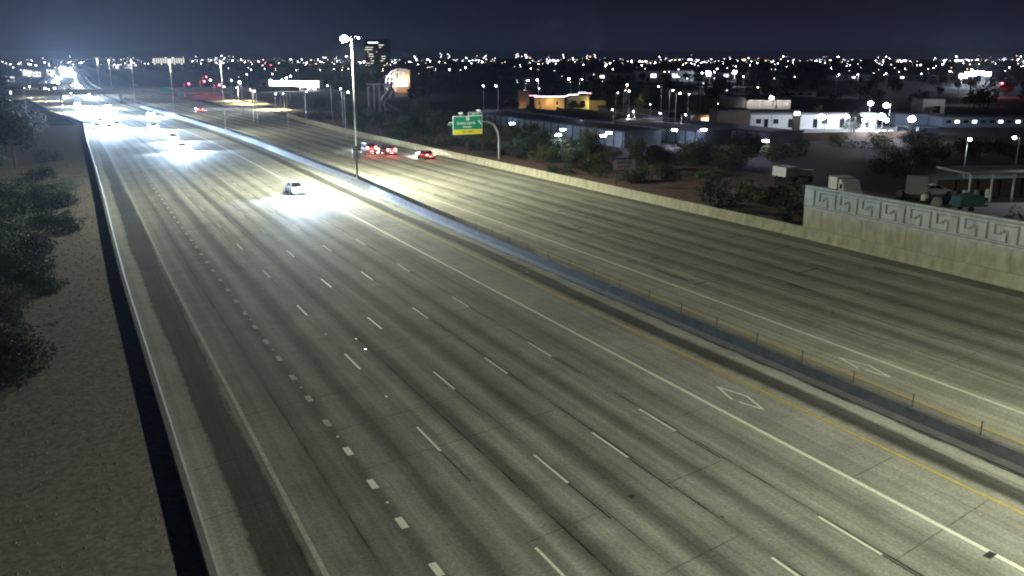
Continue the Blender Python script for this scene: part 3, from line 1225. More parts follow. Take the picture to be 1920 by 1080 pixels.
for (px, py, s_, kk) in ((700, 236, .8, 0), (760, 245, .75, 2), (815, 258, .8, 1), (875, 285, .85, 0), (905, 288, .7, 1), (960, 295, .75, 2), (640, 226, .8, 1), (600, 214, .75, 0),
                         (1010, 300, .8, 0), (1075, 316, .8, 2), (1105, 300, .75, 1), (1230, 330, .75, 0), (1330, 350, .55, 2), (845, 262, 1.0, 0), (790, 240, 1.0, 1)):
    x, y = g(px, py)
    x = max(x, interp(RB, y) + 4.5)
    kd = ('dark round', 'upright olive', 'wide grey green')[kk]
    zn = 'left of the exit sign' if px < 800 else 'under the exit sign' if px < 910 else 'right of the exit sign pole' if px < 1050 else 'left of the white lane sign' if px < 1140 else 'right of the white lane sign' if px < 1300 else 'near the noise wall end'
    put(TRE[kk], x, y, 0, s_, kd + ' desert tree among the bank shrubs ' + zn, 'tree', 'small trees on the bank behind the outer barrier')
# left side
for (px, py, s_, kk, lb) in ((30, 318, 1.2, 1, 'taller dark tree at the left edge of the bank'),
                             (12, 288, 1.3, 0, 'dark tree at the far left edge below the ramp'),
                             (62, 272, 1.1, 1, 'dark tree just below the curve of the left ramp'),
                             (5, 252, 1.4, 0, 'large dark tree at the left edge level with the ramp')):
    x, y = g(px, py)
    put(TRE[kk], x, y, -.2, s_, lb, 'tree')
BSH = [plant('bush', [(0, 0, .9, 1.5, .9), (1.1, .5, .8, 1.1, .8), (-1.1, -.4, .9, 1.2, .8), (.1, 1.2, .8, 1.1, .7)], 1500, .11, m_leafm, 41),
       plant('bush', [(0, 0, 1.1, 1.4, 1.0), (-.9, .8, .8, 1.1, .8), (.9, -.7, .8, 1.1, .7)], 1300, .11, m_leafd, 42)]
rb = random.Random(8)
for k in range(62):
    py = rb.choice([rb.uniform(285, 390), rb.uniform(370, 560), rb.uniform(370, 560), rb.uniform(560, 720)])
    lim = 125 if py < 390 else 118 - (py - 390) * .22 if py < 560 else 36
    px = rb.uniform(-50, lim)
    x, y = g(px, py)
    zn = 'lowest on the left bank' if py > 560 else 'on the middle of the left bank' if py > 390 else 'on the upper left bank'
    put(BSH[0 if rb.random() < .65 else 1], x, y, -.15, rb.uniform(.8, 1.25), 'low dense soft leaved bush ' + zn + (' at the very edge' if px < 25 else ' toward the barrier' if px > 75 else ''), 'bush', 'bushes on the left bank')
for k in range(26):
    x, y = g(random.uniform(0, 250), random.uniform(300, 620))
    if x > X(2.9, y) - 2.2:
        continue
    put(SHR[k % 3], x - 1, y, -.15, random.uniform(.15, .45), 'small scrubby tuft scattered on the brown left bank', 'shrub', 'scrubby tufts on the left bank')


kb = MB()
rb = random.Random(3)
for k in range(5200):
    y = 14 + 150 * rb.random() ** 1.5
    x = X(2.9, y) - .5 - rb.random() * 14
    r_ = rb.uniform(.02, .075) * (1 + y / 90)
    z = bank_z(x, y)
    a = rb.uniform(0, 6.28)
    q = [(x + r_ * math.cos(a + t_) * rb.uniform(.6, 1.2), y + r_ * math.sin(a + t_) * rb.uniform(.6, 1.2), z - .02) for t_ in (0, 1.6, 3.1, 4.7)]
    ap = (x, y, z + r_ * .8)
    for i_ in range(4):
        kb.face([q[i_], q[(i_ + 1) % 4], ap], m_stone)
tag(kb.build('gravel'), 'loose stones strewn over the brown left bank', kind='stuff')

# ================================================================== LAMPS OF THE CITY
def lamp_src(name, hh, head, material, poler=.08, arm=.9):
    hw = min(head, .5)
    t = empty(name)
    k = MB()
    k.tube([(0, 0, -.3), (0, 0, hh)], [poler, poler * .7], m_steel, 6)
    k.tube([(0, 0, hh - .15), (arm, 0, hh)], [poler * .6, poler * .5], m_steel, 5)
    k.build('pole', t)
    k = MB()
    k.frustum((arm - hw, arm + hw, -hw * .6, hw * .6), (arm - hw * .7, arm + hw * .7, -hw * .4, hw * .4), hh + head * .06, hh + head * .06 + .12, m_steel)
    k.ball((arm, 0, hh - head * .45), head * .62, material, 8, .8)
    k.build('lamp_head', t)
    return t


LS = {}


def lamp(x, y, hh, label, cat='street lamp', group=None, material=None, head=.35, e=0, col=(.9, .92, 1), name='street_lamp', z=0.0):
    material = material or g_cool
    key = (name, hh, material.name, head)
    if key not in LS:
        o = LS[key] = lamp_src(name, hh, head, material)
    else:
        o = copy_tree(LS[key])
        for ch in list(o.children):
            if ch.type == 'LIGHT':
                bpy.data.objects.remove(ch)
    o.location = (x, y, z)
    o.rotation_euler.z = random.uniform(0, 6.28)
    tag(o, label, cat, group)
    if e:
        light('SPOT', 'lamp_light', (.9, 0, hh - .25 - head * 1.1), e * 1.0, col, o, size=.3, cone=R(150), blend=.7)
    return o


# small bright lamps of the right ramp and left ramp
for px, py, pt in ((517, 206, 178), (476, 195, 172), (448, 189, 162), (424, 186, 159)):
    x, y = g(px, py)
    o = lamp(x, y, 5.5, 'short lit lamp post beside the bright right hand ramp', group='lamp posts of the right ramp', material=g_cool, head=.3, e=38000, col=(1, .90, .42))
for px, py in ((119, 212), (92, 190), (62, 183), (141, 200)):
    x, y = g(px, py)
    lamp(x, y, 5.0, 'short lit lamp post beside the left ramp', group='lamp posts of the left ramp', material=g_cool, head=.28, e=16000, col=(1, .95, .6))


# ramps and far slopes
def sheet(name, pix, z, material, label, kind='structure'):
    k = MB()
    P = [g(*q) for q in pix]
    k.face([(x, y, z) for x, y in P], material)
    o = k.build(name)
    tag(o, label, kind=kind)
    return o


m_ramp = mat('ramp_concrete', (.30, .29, .25), .8, .2, .4, detail=8)
m_slope = mat('graded_slope', (.17, .16, .13), .95, .4, .3, detail=10)
sheet('ramp', [(575, 226), (545, 214), (480, 196), (420, 181), (385, 176), (362, 180), (400, 193), (445, 207), (500, 220)], .03, m_ramp, 'right hand ramp leaving the freeway, brightly lit')
m_yslope = mat('dry_grass_slope', (.20, .17, .11), .95, .35, .5)
sheet('embankment', [(598, 226), (560, 210), (490, 190), (440, 179), (425, 178), (478, 194), (545, 213.5), (577, 225)], .012, m_slope, 'lit dirt strip beside the right hand ramp')
sheet('ramp', [(158, 240), (118, 219), (72, 200), (44, 186), (60, 182), (100, 193), (150, 214), (176, 228)], .03, m_ramp, 'left hand ramp joining the freeway, lit yellowish')
sheet('embankment', [(148, 213), (100, 192), (62, 181), (90, 174), (150, 181), (185, 195), (190, 215)], .012, m_slope, 'grey graded ground between the left ramp and the overpass')
sheet('embankment', [(340, 183), (300, 176), (200, 165), (270, 160), (420, 172), (440, 190), (372, 186)], .014, m_slope, 'grey graded ground beyond the overpass on the right')

# overpass
t = empty('overpass', (0, 405, 0))
tag(t, 'flat concrete overpass crossing the freeway in the distance', 'bridge')
k = MB()
k.box(-16, 96, -5, 5, 3.0, 4.0, m_conc)
k.build('deck', t)
for s_ in (-1, 1):
    k = MB()
    k.box(-16, 96, s_ * 5 - .15, s_ * 5 + .15, 4.003, 4.9, m_conc)
    k.build('parapet', t)
for xx in (1, 23, 46, 66):
    k = MB()
    for yy in (-3.5, 0, 3.5):
        k.tube([(xx, yy, -.3), (xx, yy, 2.5)], .5, m_conc, 10)
    k.box(xx - .6, xx + .6, -4.6, 4.6, 2.4, 2.997, m_conc)
    k.build('pier', t)
k = MB()
k.box(38, 43, -5.3, -5.18, 3.6, 5.6, m_sgreen)
k.build('sign_panel', t)
for xx in (-9, -2, 5, 74, 84):
    lamp(xx, 401.2, 6.5, 'small lamp standing on the overpass edge', group='lamps on the overpass', material=g_cool, head=.2, e=500, z=4.0)
# crossing traffic lights and red signals near the right end
rs = None
for px, py, cl in ((345, 158, g_redl), (375, 153, g_redl), (402, 160, g_redl), (380, 145, g_redl), (495, 120, g_redl), (505, 122, g_redl), (1870, 157, g_redl)):
    x, y = g(px, py, 5.5)
    if rs is None:
        t = empty('traffic_signal')
        k = MB()
        k.tube([(0, 0, -.3), (0, 0, 6)], [.12, .09], m_steel, 6)
        k.tube([(0, 0, 5.8), (2.2, 0, 6)], [.07, .05], m_steel, 5)
        k.build('pole', t)
        k = MB()
        k.box(2.0, 2.5, -.15, .15, 4.9, 6.2, m_sblack)
        k.box(2.0, 2.5, -.24, -.152, 5.5, 5.95, g_redl)
        k.build('signal_head', t)
        rs = t
    else:
        t = copy_tree(rs)
    t.location = (x, y, 0)
    t.rotation_euler.z = -.4
    tag(t, 'traffic signal showing red among the distant streets', 'traffic light', 'red traffic signals')
    light('POINT', 'signal_light', (2.2, -.8, 5.5), 1500, (1, .04, .08), t, size=.3)

# ------------------------------------------------------------------ storage yard: long low rows
m_aisle = mat('yard_asphalt', (.05, .05, .055), .85, .25, .5, detail=8)
k = MB()
k.face([(98.5, 140, -.346), (176, 140, -.346), (176, 246, -.346), (98.5, 246, -.346)], m_aisle)
tag(k.build('yard'), 'dark paved yard between the long storage rows', kind='structure')
rows = [(101, 110, 150, 226), (117, 126, 147, 232), (133, 142, 143, 234), (149, 158, 200, 236)]
RH = [2.8, 2.5, 1.9, 2.6]
for i, (x0, x1, y0, y1) in enumerate(rows):
    t = empty('storage_building', (x0, y0, 0))
    lbs = ['long low storage building nearest the dark bank, grey blue doors', 'second long low storage building from the bank', 'third long low storage building from the bank',
           'low storage building below the orange castle like building']
    tag(t, lbs[i], 'building', 'rows of low storage buildings')
    q_ = RH[i]
    k = MB()
    k.box(0, x1 - x0, 0, y1 - y0, -.4, q_, m_blue_wall)
    k.box(.0, x1 - x0, -.06, -.004, -.4, q_, m_roofd)  # dark sheet paints the end face as unlit
    k.build('wall', t)
    k = MB()
    k.box(-.35, x1 - x0 + .35, -.35, y1 - y0 + .35, q_ + .003, q_ + .3, m_roofd)
    k.frustum((-.3, x1 - x0 + .3, -.3, y1 - y0 + .3), ((x1 - x0) / 2 - .1, (x1 - x0) / 2 + .1, 1, y1 - y0 - 1), q_ + .302, q_ + .7, m_roofd)
    k.build('roof', t)
    k = MB()
    yy = .4
    while yy < y1 - y0 - 3:
        k.box(-.12, -.004, yy, yy + .25, -.3, q_ - .05, m_dsteel)
        k.box(x1 - x0 + .004, x1 - x0 + .1, yy, yy + .25, -.3, q_ - .05, m_dsteel)
        yy += 3.3
    k.build('door_piers', t)
for i, (px, py, e_) in enumerate(((960, 229, 400), (1047, 250, 1500), (1055, 240, 500), (1090, 226, 900), (1131, 251, 500), (1142, 246, 600), (1265, 241, 600), (1320, 240, 900), (1436, 261, 900), (884, 232, 200))):
    x, y = g(px, py, 3.3)
    t = empty('wall_light', (x, y, 2.95))
    tag(t, 'bright bluish wall light on a storage row roof edge', 'light fixture', 'wall lights of the storage rows')
    k = MB()
    k.frustum((-.45, .45, -.3, .3), (-.25, .25, -.15, .15), .16, .5, m_steel)
    k.build('housing', t)
    k = MB()
    k.box(-.45, .45, -.32, .32, -.1, .157, g_cool)
    k.build('lens', t)
    light('POINT', 'wall_light_glow', (-1.2, -1.0, -.2), e_ * .45, (.62, .72, 1), t, size=.3)
    light('POINT', 'wall_light_glow', (-.1, .0, 1.6), e_ * .2, (.72, .76, 1), t, size=.3)
# aisle lamps
for x, y in ((113.5, 165), (113.5, 205), (129.5, 160), (129.5, 205), (145.5, 185), (98.8, 200), (98.4, 172)):
    light('POINT', 'aisle_light', (x, y, 2.4), 130, (.55, .68, 1), size=.3)


# ------------------------------------------------------------------ buildings
def facing(px, py):
    x, y = g(px, py)
    return x, y, math.atan2(x, y)


def block(px0, px1, py, top, depth, name, label, wall, roof, windows=0, z=None, lit=g_win, door=False, parapet=.3, cat='building', yaw=None, wrows=1, group=None, whole=False):
    """building whose front spans the columns px0..px1 at base row py, front square to the sight line unless yaw is given"""
    xa, ya = g(px0, py)
    xb, yb = g(px1, py)
    D = (xa * FW[0] + ya * FW[1])
    hh = hgt(top, D)
    w_ = math.hypot(xb - xa, yb - ya)
    rz = math.atan2(yb - ya, xb - xa)
    t = empty(name, (xa, ya, 0), rz)
    tag(t, label, cat, group)
    k = MB()
    k.box(0, w_, 0, depth, -.4, hh, wall)
    k.build('wall', t)
    k = MB()
    k.box(-.15, w_ + .15, -.15, depth + .15, hh + .003, hh + parapet, roof)
    k.build('roof', t)
    if windows:
        k_ = None
        ww = w_ / (windows * 2 + 1)
        for j in range(windows):
            for r_ in range(wrows):
                z0_ = hh * (.3 + r_) / wrows if wrows > 1 else hh * .35
                q = MB()
                x0 = ww * (1 + 2 * j)
                q.box(x0, x0 + ww, -.05, -.004, z0_, z0_ + hh * .35 / wrows, random.choice([lit, m_glass, m_glass]) if lit != g_win else lit)
                q.build('window', t)
    return t, w_, hh


# castle like orange building with neon roof line
t, w_, hh = block(1003, 1058, 210, 183, 9, 'castle_hall', 'small castle like hall with an orange lit wall and white neon roof line', m_stucco, m_roofd)
for fx, fz in ((.16, .62), (.75, .62), (.18, .28), (.76, .25)):
    k = MB()
    k.box(w_ * fx - .22, w_ * fx + .22, -.06, -.004, hh * fz - .45, hh * fz + .45, m_glass)
    k.build('window', t)
k = MB()
k.tube([(-.3, -.3, hh + .35), (w_ + .1, -.3, hh + .35), (w_ + 1.6, 1, hh + .8)], .13, g_neonw, 5)
k.build('neon_tube', t)
light('POINT', 'wall_wash', (w_ * .52, -1.5, hh * .75), 330, (1, .55, .22), t, size=.2)
light('POINT', 'wall_wash', (w_ * .8, -2.2, hh * .4), 260, (1, .68, .28), t, size=.2)
light('POINT', 'wall_wash', (w_ * .2, -2.2, hh * .4), 200, (1, .62, .25), t, size=.2)
t, w_, hh = block(972, 992, 208, 171, 4, 'castle_tower', 'dim square tower left of the orange lit hall', m_stucco, m_stuccod)
light('POINT', 'wall_wash', (w_ * .5, -2, 1.5), 90, (1, .7, .35), t, size=.2)
k = MB()
k.tube([(w_, -.2, hh * .78), (w_ + 2.6, -.2, hh * .78)], .13, g_neonp, 5)
k.build('neon_tube', t)
t, w_, hh = block(1064, 1104, 209, 180, 6, 'castle_wing', 'dim grey wing right of the orange lit hall with pink and white neon', m_stuccog, m_roofd, windows=2, lit=g_winb)
k = MB()
k.tube([(0, -.3, hh + .4), (w_ * .5, -.3, hh + .5), (w_ * .5, -.3, hh + 1.1), (w_ * .85, -.3, hh + 1.1)], .12, g_neonw, 5)
k.tube([(w_ * .85, -.3, hh + .9), (w_ * 1.1, -.3, hh + .9)], .14, g_neonp, 5)
k.build('neon_tube', t)
light('POINT', 'wall_wash', (w_ * 1.02, -1.8, hh * .5), 420, (1, .72, .12), t, size=.2)
light('POINT', 'wall_wash', (w_ * 1.25, -2.5, hh * .45), 500, (.95, .95, .35), t, size=.2)
t, w_, hh = block(1104, 1136, 207, 190, 3, 'garden_wall', 'wall glowing yellow green beside the dim grey wing', m_stucco, m_stucco)

# white lit shops and brown wall
t, w_, hh = block(1406, 1640, 239.5, 213, 14, 'shop_row', 'long low white wall building lit by floodlights behind the storage rows', m_wwall, m_roofg)
for j in range(14):
    k = MB()
    x0 = w_ * (.04 + .068 * j + random.uniform(-.015, .02))
    if j in (6, 12):
        continue
    if j % 3 == 1:
        k.box(x0, x0 + 1.1, -.06, -.004, 0, 2.2, m_glass)
        k.build('door', t)
    elif j % 2 == 0:
        k.box(x0, x0 + 1.3, -.06, -.004, 1.0, 2.2, m_glass)
        k.build('window', t)
k = MB()
k.box(-.1, w_ + .1, -.9, -.2, hh - .25, hh - .05, m_stuccog)
k.build('awning', t)
t, w_, hh = block(1344, 1405, 240, 208, 10, 'block_house', 'dark brown block walled building with creeper before the white shops', m_brick, m_roofd)
t, w_, hh = block(1366, 1482, 203, 182, 16, 'warehouse', 'big dim brown warehouse with a lit white base behind the brown block building', m_stuccod, m_roofd)
k = MB()
k.box(w_ * .3, w_ * .98, -1.2, -.3, 2.6, 2.9, m_stuccog)
k.build('awning', t)
for j in range(5):
    light('POINT', 'awning_light', (w_ * (.34 + .15 * j), -1.6, 1.8), 420, (.95, .95, 1), t, size=.2)
t, w_, hh = block(1300, 1340, 231, 218, 4, 'kiosk', 'small orange lit kiosk left of the dark brown block building', m_stucco, m_stuccog)
k = MB()
k.box(w_ * .35, w_ * .8, -.06, -.004, .4, hh * .8, g_win)
k.build('window', t)
light('POINT', 'kiosk_light', (w_ * .7, -1.2, 1.6), 150, (1, .5, .1), t, size=.2)
t, w_, hh = block(1678, 1765, 232, 215, 8, 'warehouse', 'grey white warehouse right of the brightest floodlit lot', m_blue_wall, m_roofg)
t, w_, hh = block(1765, 1920, 236, 221, 8, 'warehouse', 'low long pale warehouse at the right edge of the picture', m_blue_wall, m_roofg, windows=9, lit=g_winb)
t, w_, hh = block(1728, 1770, 214, 186, 8, 'house', 'pale gabled house standing alone among dark trees on the right', m_stuccog, m_roofd)
light('POINT', 'yard_light', (w_ * .5, -6, 5), 500, (.9, .95, 1), t, size=.2)
k = MB()
k.box(w_ * .45, w_ * .8, -.06, -.004, 0, hh * .55, m_glass)
k.build('door', t)
t, w_, hh = block(1487, 1499, 248, 219, 1.2, 'pylon', 'dark brown upright pylon before the white shops', m_brick, m_brick)
k = MB()
k.box(.2, w_ - .2, .2, .9, hh + .3, hh + 1.2, g_winb)
k.build('lamp_box', t)
# dim strips of far roofs
for px0, px1, py, top, lb in ((1440, 1530, 180, 172, 'dim grey flat roofed building left of the single gabled house'), (1320, 1440, 174, 165, 'wide dim building half hidden by dark trees'),
                              (1190, 1300, 152, 133, 'large white hall lit at the top beyond the palms'), (1300, 1390, 147, 136, 'white lit hall right of the large one'),
                              (965, 1000, 160, 146, 'white shop front under violet floodlights'), (1100, 1190, 152, 137, 'long pale shop with lit windows beyond the trees'),
                              (660, 705, 120, 112, 'low lit podium building left of the office tower'), (1560, 1640, 150, 141, 'pale row of shops far on the right'),
                              (1680, 1760, 150, 141, 'second pale row of shops far on the right'), (60, 110, 172, 160, 'small lit house by the left ramp'),
                              (10, 45, 182, 166, 'dim house at the left edge by the ramp')):
    D = 500
    block(px0, px1, py, top, 14, 'shop' if 'shop' in lb else 'hall', lb, m_wwall if 'white' in lb else m_stuccog, m_roofg, windows=5, lit=g_winb)

# floodlit lots
k = MB()
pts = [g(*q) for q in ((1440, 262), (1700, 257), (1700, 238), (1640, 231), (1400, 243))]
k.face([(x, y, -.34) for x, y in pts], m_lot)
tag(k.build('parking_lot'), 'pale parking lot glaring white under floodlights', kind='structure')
k = MB()
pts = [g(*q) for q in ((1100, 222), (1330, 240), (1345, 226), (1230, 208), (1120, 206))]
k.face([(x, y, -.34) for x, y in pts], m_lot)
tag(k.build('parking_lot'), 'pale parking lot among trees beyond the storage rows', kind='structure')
k = MB()
pts = [g(*q) for q in ((1800, 440), (2000, 470), (2000, 380), (1880, 374), (1810, 386), (1760, 400))]
k.face([(x, y, .28) for x, y in pts], m_lot)
tag(k.build('truck_yard'), 'pale gravel yard lit at the right edge behind the noise wall', kind='structure')

BIG = [(1450, 181, 9, 3000), (1548, 215, 5, 2600), (1594, 215, 5, 2600), (1632, 190, 9, 3500), (1670, 194, 9, 3500), (1704, 218, 5, 3500), (1645, 213, 6, 9000), (1630, 222, 4.5, 6000), (1655, 222, 4.5, 6000)]
DS = ['single tall floodlight above the left end of the white shops', 'floodlight on the white shop wall, left one of a pair', 'floodlight on the white shop wall, right one of a pair',
      'tall floodlight mast, left one above the brightest lot', 'tall floodlight mast, right one above the brightest lot', 'floodlight at the left corner of the grey white warehouse',
      'brightest floodlight in the middle of the glaring lot', 'lower left floodlight in the glaring lot', 'lower right floodlight in the glaring lot']
for (px, py, h_, e_), lb in zip(BIG, DS):
    x, y = g(px, py, h_)
    lamp(x, y, h_, lb, 'floodlight', material=g_cool, head=(1.3 if px in (1645, 1704, 1548) else .8), e=e_ * .4, col=(.8, .86, 1), name='floodlight')
for px, py, e_ in ((1912, 257, 2600), (1815, 258, 700)):
    x, y = g(px, py, 6)
    lamp(x, y, 6, 'floodlight at the right picture edge above the dark yard' if px > 1900 else 'small violet floodlight left of the right edge above the dark yard', 'floodlight', material=g_cool, head=.4, e=e_, col=(.75, .9, 1), name='floodlight')
light('SPOT', 'yard_flood', (112, 66, 8), 2600, (.85, .88, 1), rot=(R(52), 0, R(95)), size=.2, cone=R(70), blend=.8)
for px, py, h_, e_ in ((1150, 215, 6, 900), (1190, 218, 5, 1600), (1242, 222, 5, 2200), (1180, 226, 4, 1400), (1278, 224, 5, 1500), (1345, 204, 5, 800), (1220, 205, 6, 900)):
    x, y = g(px, py - 10, h_)
    lamp(x, y, h_, 'slim park lamp among the palms and trees beyond the storage rows', 'street lamp', 'park lamps beyond the storage rows', material=g_far, head=.25, e=e_, col=(.92, .95, 1))

for px, py, z_, e_ in ((1450, 244, 2.6, 160), (1500, 245, 2.6, 170), (1548, 246, 3, 500), (1594, 246, 3, 600), (1625, 246, 3.2, 2600), (1648, 243, 3.6, 4200), (1668, 246, 3.2, 2600), (1700, 243, 3, 900)):
    x, y = g(px, py)
    light('POINT', 'lot_light', (x, y, z_), e_ * 1.6, (.80, .87, 1), size=.3)

xa, ya = g(1400, 264)
xb, yb = g(1730, 258)
t = empty('light_stop_wall', (xa, ya, -.4), math.atan2(yb - ya, xb - xa))  # added wall, keeps the lot lights off the dark ground in front
tag(t, 'low dark block wall added to hold back light from the glaring white lot', 'wall')
k = MB()
k.box(0, math.hypot(xb - xa, yb - ya), 0, .25, 0, 1.9, m_brick)
k.build('wall', t)
for px0, px1, py, hh_, lb in ((1682, 1716, 252, 2.2, 'grey blue container standing at the right end of the glaring lot'), (1722, 1760, 251, 1.8, 'second grey blue container right of the glaring lot')):
    xa, ya = g(px0, py)
    xb, yb = g(px1, py)
    t = empty('container', (xa, ya, -.35), math.atan2(yb - ya, xb - xa))
    tag(t, lb, 'container')
    k = MB()
    k.box(0, math.hypot(xb - xa, yb - ya), 0, 2, 0, hh_, m_blue_wall)
    for q in range(9):
        k.box(.2 + q * .4, .3 + q * .4, -.05, -.003, .1, hh_ - .1, m_blue_wall)
    k.build('box', t)

# brightest far clusters
FAR = [(1320, 136, 3), (1340, 134, 3), (1378, 136, 3), (1010, 149, 3), (1070, 147, 3), (985, 150, 3), (1087, 148, 2), (1185, 115, 2), (1212, 116, 2), (907, 160, 2), (934, 160, 1), (1395, 143, 1),
       (1815, 135, 5), (1830, 138, 5), (1845, 136, 5), (1855, 139, 3), (1805, 145, 3), (1825, 130, 3), (452, 153, 3), (432, 150, 3), (415, 149, 2), (399, 149, 3), (1241, 161, 1), (1256, 168, 1), (1268, 174, 1),
       (530, 149, 3), (537, 145, 2), (541, 142, 2), (524, 152, 3), (640, 165, 2), (620, 160, 1), (645, 172, 2), (1175, 158, 3), (1180, 170, 2), (1730, 138, 1), (1665, 137, 1), (1610, 139, 1), (1570, 139, 1), (1780, 133, 1)]
for i, (px, py, s_) in enumerate(FAR):
    h_ = 10
    x, y = g(px, py, h_) if py > 125 else ray(px, 2200)
    D = x * FW[0] + y * FW[1]
    y_ = y
    e_ = D * D * .010 * s_
    wm = (px in (1175, 1180))
    lb_ = ('floodlight glaring low on the left before the overpass road' if px < 500 else 'floodlight glaring over the white hall left of centre' if px < 600 else 'floodlight left of the water slides' if px < 700 else 'floodlight right of the arched lattice ride' if px < 950 else
           'violet floodlight beyond the orange hall' if px < 1120 else 'warm lamp glowing among the park trees' if wm else 'floodlight just under the horizon beyond the park' if px < 1230 and py < 120 else 'small lamp among the palm trees' if px < 1300 else
           'floodlight of the lit pale halls behind the palms' if px < 1450 else 'small lamp on the far row of shops' if px < 1790 else 'floodlight of the great blue white glare at the right')
    lamp(x, y_, h_, lb_, 'floodlight', 'distant floodlights of the city', material=(g_warm if wm else g_cool), head=min(3.2, max(.3, round(D / 1650 * 1.25 * (.6 + .4 * s_), 1))), e=e_, col=(1, .8, .5) if wm else (.80, .80, 1), name='floodlight')

bk = None
for px, py, w__, lb in ((1806, 142, 5, 'leftmost'), (1820, 138, 6, 'second'), (1836, 136, 7, 'third'), (1852, 138, 5, 'rightmost'), (1378, 135, 2.6, 'single'), (1328, 136, 3.6, 'wide single')):
    x, y = g(px, py, 6.5)
    t = empty('floodlight_bank', (x, y, 0), math.atan2(RT[1], RT[0]))
    tag(t, (lb + ' of the four banks of floodlights in the great blue white glare at the right') if px > 1500 else lb + ' bank of floodlights behind the pale halls', 'floodlight', 'banks of floodlights')
    k = MB()
    for s_ in (-.35, .35):
        k.tube([(s_ * w__, 0, -.3), (s_ * w__, 0, 5.5)], [.14, .1], m_steel, 6)
    k.build('mast', t)
    k = MB()
    for a in range(5):
        for c in range(3):
            k.ball(((a - 2) * w__ / 5, 0, 5.5 + c * .75), w__ / 14, g_cool, 8, .8)
    k.box(-w__ / 2, w__ / 2, .25, .35, 5.0, 7.6, m_steel)
    k.build('lamp_bank', t)
    light('POINT', 'bank_light', (0, -3, 7), 26000 if px > 1500 else 7000, (.72, .8, 1), t, size=.5)

# white lit sales hall on the left of centre
t, w_, hh = block(507, 599, 167, 152.5, 10, 'sales_hall', 'wide low white hall glaring under floodlights left of centre', m_wwall, m_wwall)
for j in range(5):
    light('POINT', 'canopy_light', (w_ * (.1 + .2 * j), -5, hh + .5), (3000, 12000, 7000, 3500, 5000)[j], (.92, .94, 1), t, size=.3)
for j in range(9):
    c_ = copy_tree(fc)
    for ch in list(c_.children):
        if ch.type == 'LIGHT' or ch.name.startswith('headlight'):
            bpy.data.objects.remove(ch)
    x, y = g(512 + j * 10 + (j % 3) * 2, 168.5)
    c_.name = 'parked_car'
    c_.location = (x, y, -.3)
    c_.rotation_euler.z = random.uniform(-.2, .2)
    tag(c_, 'parked car silhouetted before the glaring white hall', 'car', 'cars parked before the glaring white hall')
t, w_, hh = block(487, 505, 168, 150, 8, 'pavilion', 'dim arched pavilion at the left end of the glaring hall', m_stuccog, m_roofg, windows=1, lit=m_glass)
k = MB()
pts = [g(*q) for q in ((490, 172), (600, 170), (600, 166), (490, 166))]
k.face([(x, y, -.34) for x, y in pts], m_lot)
tag(k.build('forecourt'), 'pale forecourt in front of the glaring white hall', kind='structure')

# strip of lit window bays
D = 1150
xa, ya = ray(287, D)
xb, yb = ray(346, D)
z0, z1 = hgt(118.5, D), hgt(109, D)
rz = math.atan2(yb - ya, xb - xa)
w_ = math.hypot(xb - xa, yb - ya)
t = empty('parking_structure', (xa, ya, 0), rz)
tag(t, 'long dark building with a row of lit upright window bays near the horizon', 'building')
k = MB()
k.box(0, w_, 0, 15, -.4, z1 + 1, m_stuccod)
k.build('wall', t)
for j in range(14):
    k = MB()
    x0 = w_ * (j + .2) / 14
    k.box(x0, x0 + w_ / 14 * .5, -.1, -.004, z0 + (0 if j % 3 else -2), z1, g_win)
    k.build('window', t)

# office tower
D = 1500
xa, ya = ray(684, D)
xb, yb = ray(728, D)
rz = math.atan2(yb - ya, xb - xa)
w_ = math.hypot(xb - xa, yb - ya)
zt = hgt(75, D)
t = empty('office_tower', (xa, ya, 0), rz)
tag(t, 'dark office tower with a few lit floors rising above the horizon', 'building')
k = MB()
k.box(0, w_, 0, 30, -.4, zt, mat('tower_glass_and_concrete', (.06, .065, .075), .6, .2, .05))
k.box(-.4, w_ + .4, -.4, 30.4, zt + .003, zt + 1.4, m_roofg)
k.build('wall', t)
rr = random.Random(5)
fl = [zt - 5 - 3.6 * j for j in range(11)]
for j, z in enumerate(fl):
    segs = [(.15, .58)] if j == 0 else [(rr.uniform(0, .8), 0) for _ in range(rr.choice([2, 3, 3, 4]))]
    for a, c in segs:
        c = c or a + rr.uniform(.04, .2)
        k = MB()
        k.box(w_ * a, w_ * min(.97, c), -.12, -.005, z, z + (1.7 if j == 0 else 1.1), g_winb if j == 0 else g_win)
        k.build('window_band', t)
# other high buildings on the skyline
for px0, px1, top, D, lb in ((964, 976, 100, 3000, 'low tower block on the skyline, leftmost of the lit group'), (978, 992, 101, 3000, 'second low tower block on the skyline'),
                             (1054, 1062, 101, 2800, 'narrow white lit block on the skyline'), (1098, 1104, 103, 3200, 'slim dark block on the skyline'), (1112, 1119, 101, 3200, 'slim lit block on the skyline'),
                             (824, 830, 99, 2600, 'small lit block on the skyline, left of a pair'), (838, 846, 100, 2600, 'small lit block on the skyline, right of a pair'),
                             (905, 915, 103, 2700, 'low lit block on the skyline left of the tower blocks'), (773, 785, 104, 2400, 'low block on the skyline right of the office tower')):
    xa, ya = ray(px0, D)
    xb, yb = ray(px1, D)
    rz = math.atan2(yb - ya, xb - xa)
    w_ = math.hypot(xb - xa, yb - ya)
    zt = hgt(top, D)
    t = empty('tower_block', (xa, ya, 0), rz)
    tag(t, lb, 'building')
    k = MB()
    k.box(0, w_, 0, 20, -.4, zt, m_stuccod)
    k.build('wall', t)
    for j in range(4):
        k = MB()
        a = random.uniform(0, .6)
        k.box(w_ * a, w_ * (a + .3), -.12, -.005, zt - 3 - 3.5 * j, zt - 1.2 - 3.5 * j, g_winb)
        k.build('window_band', t)

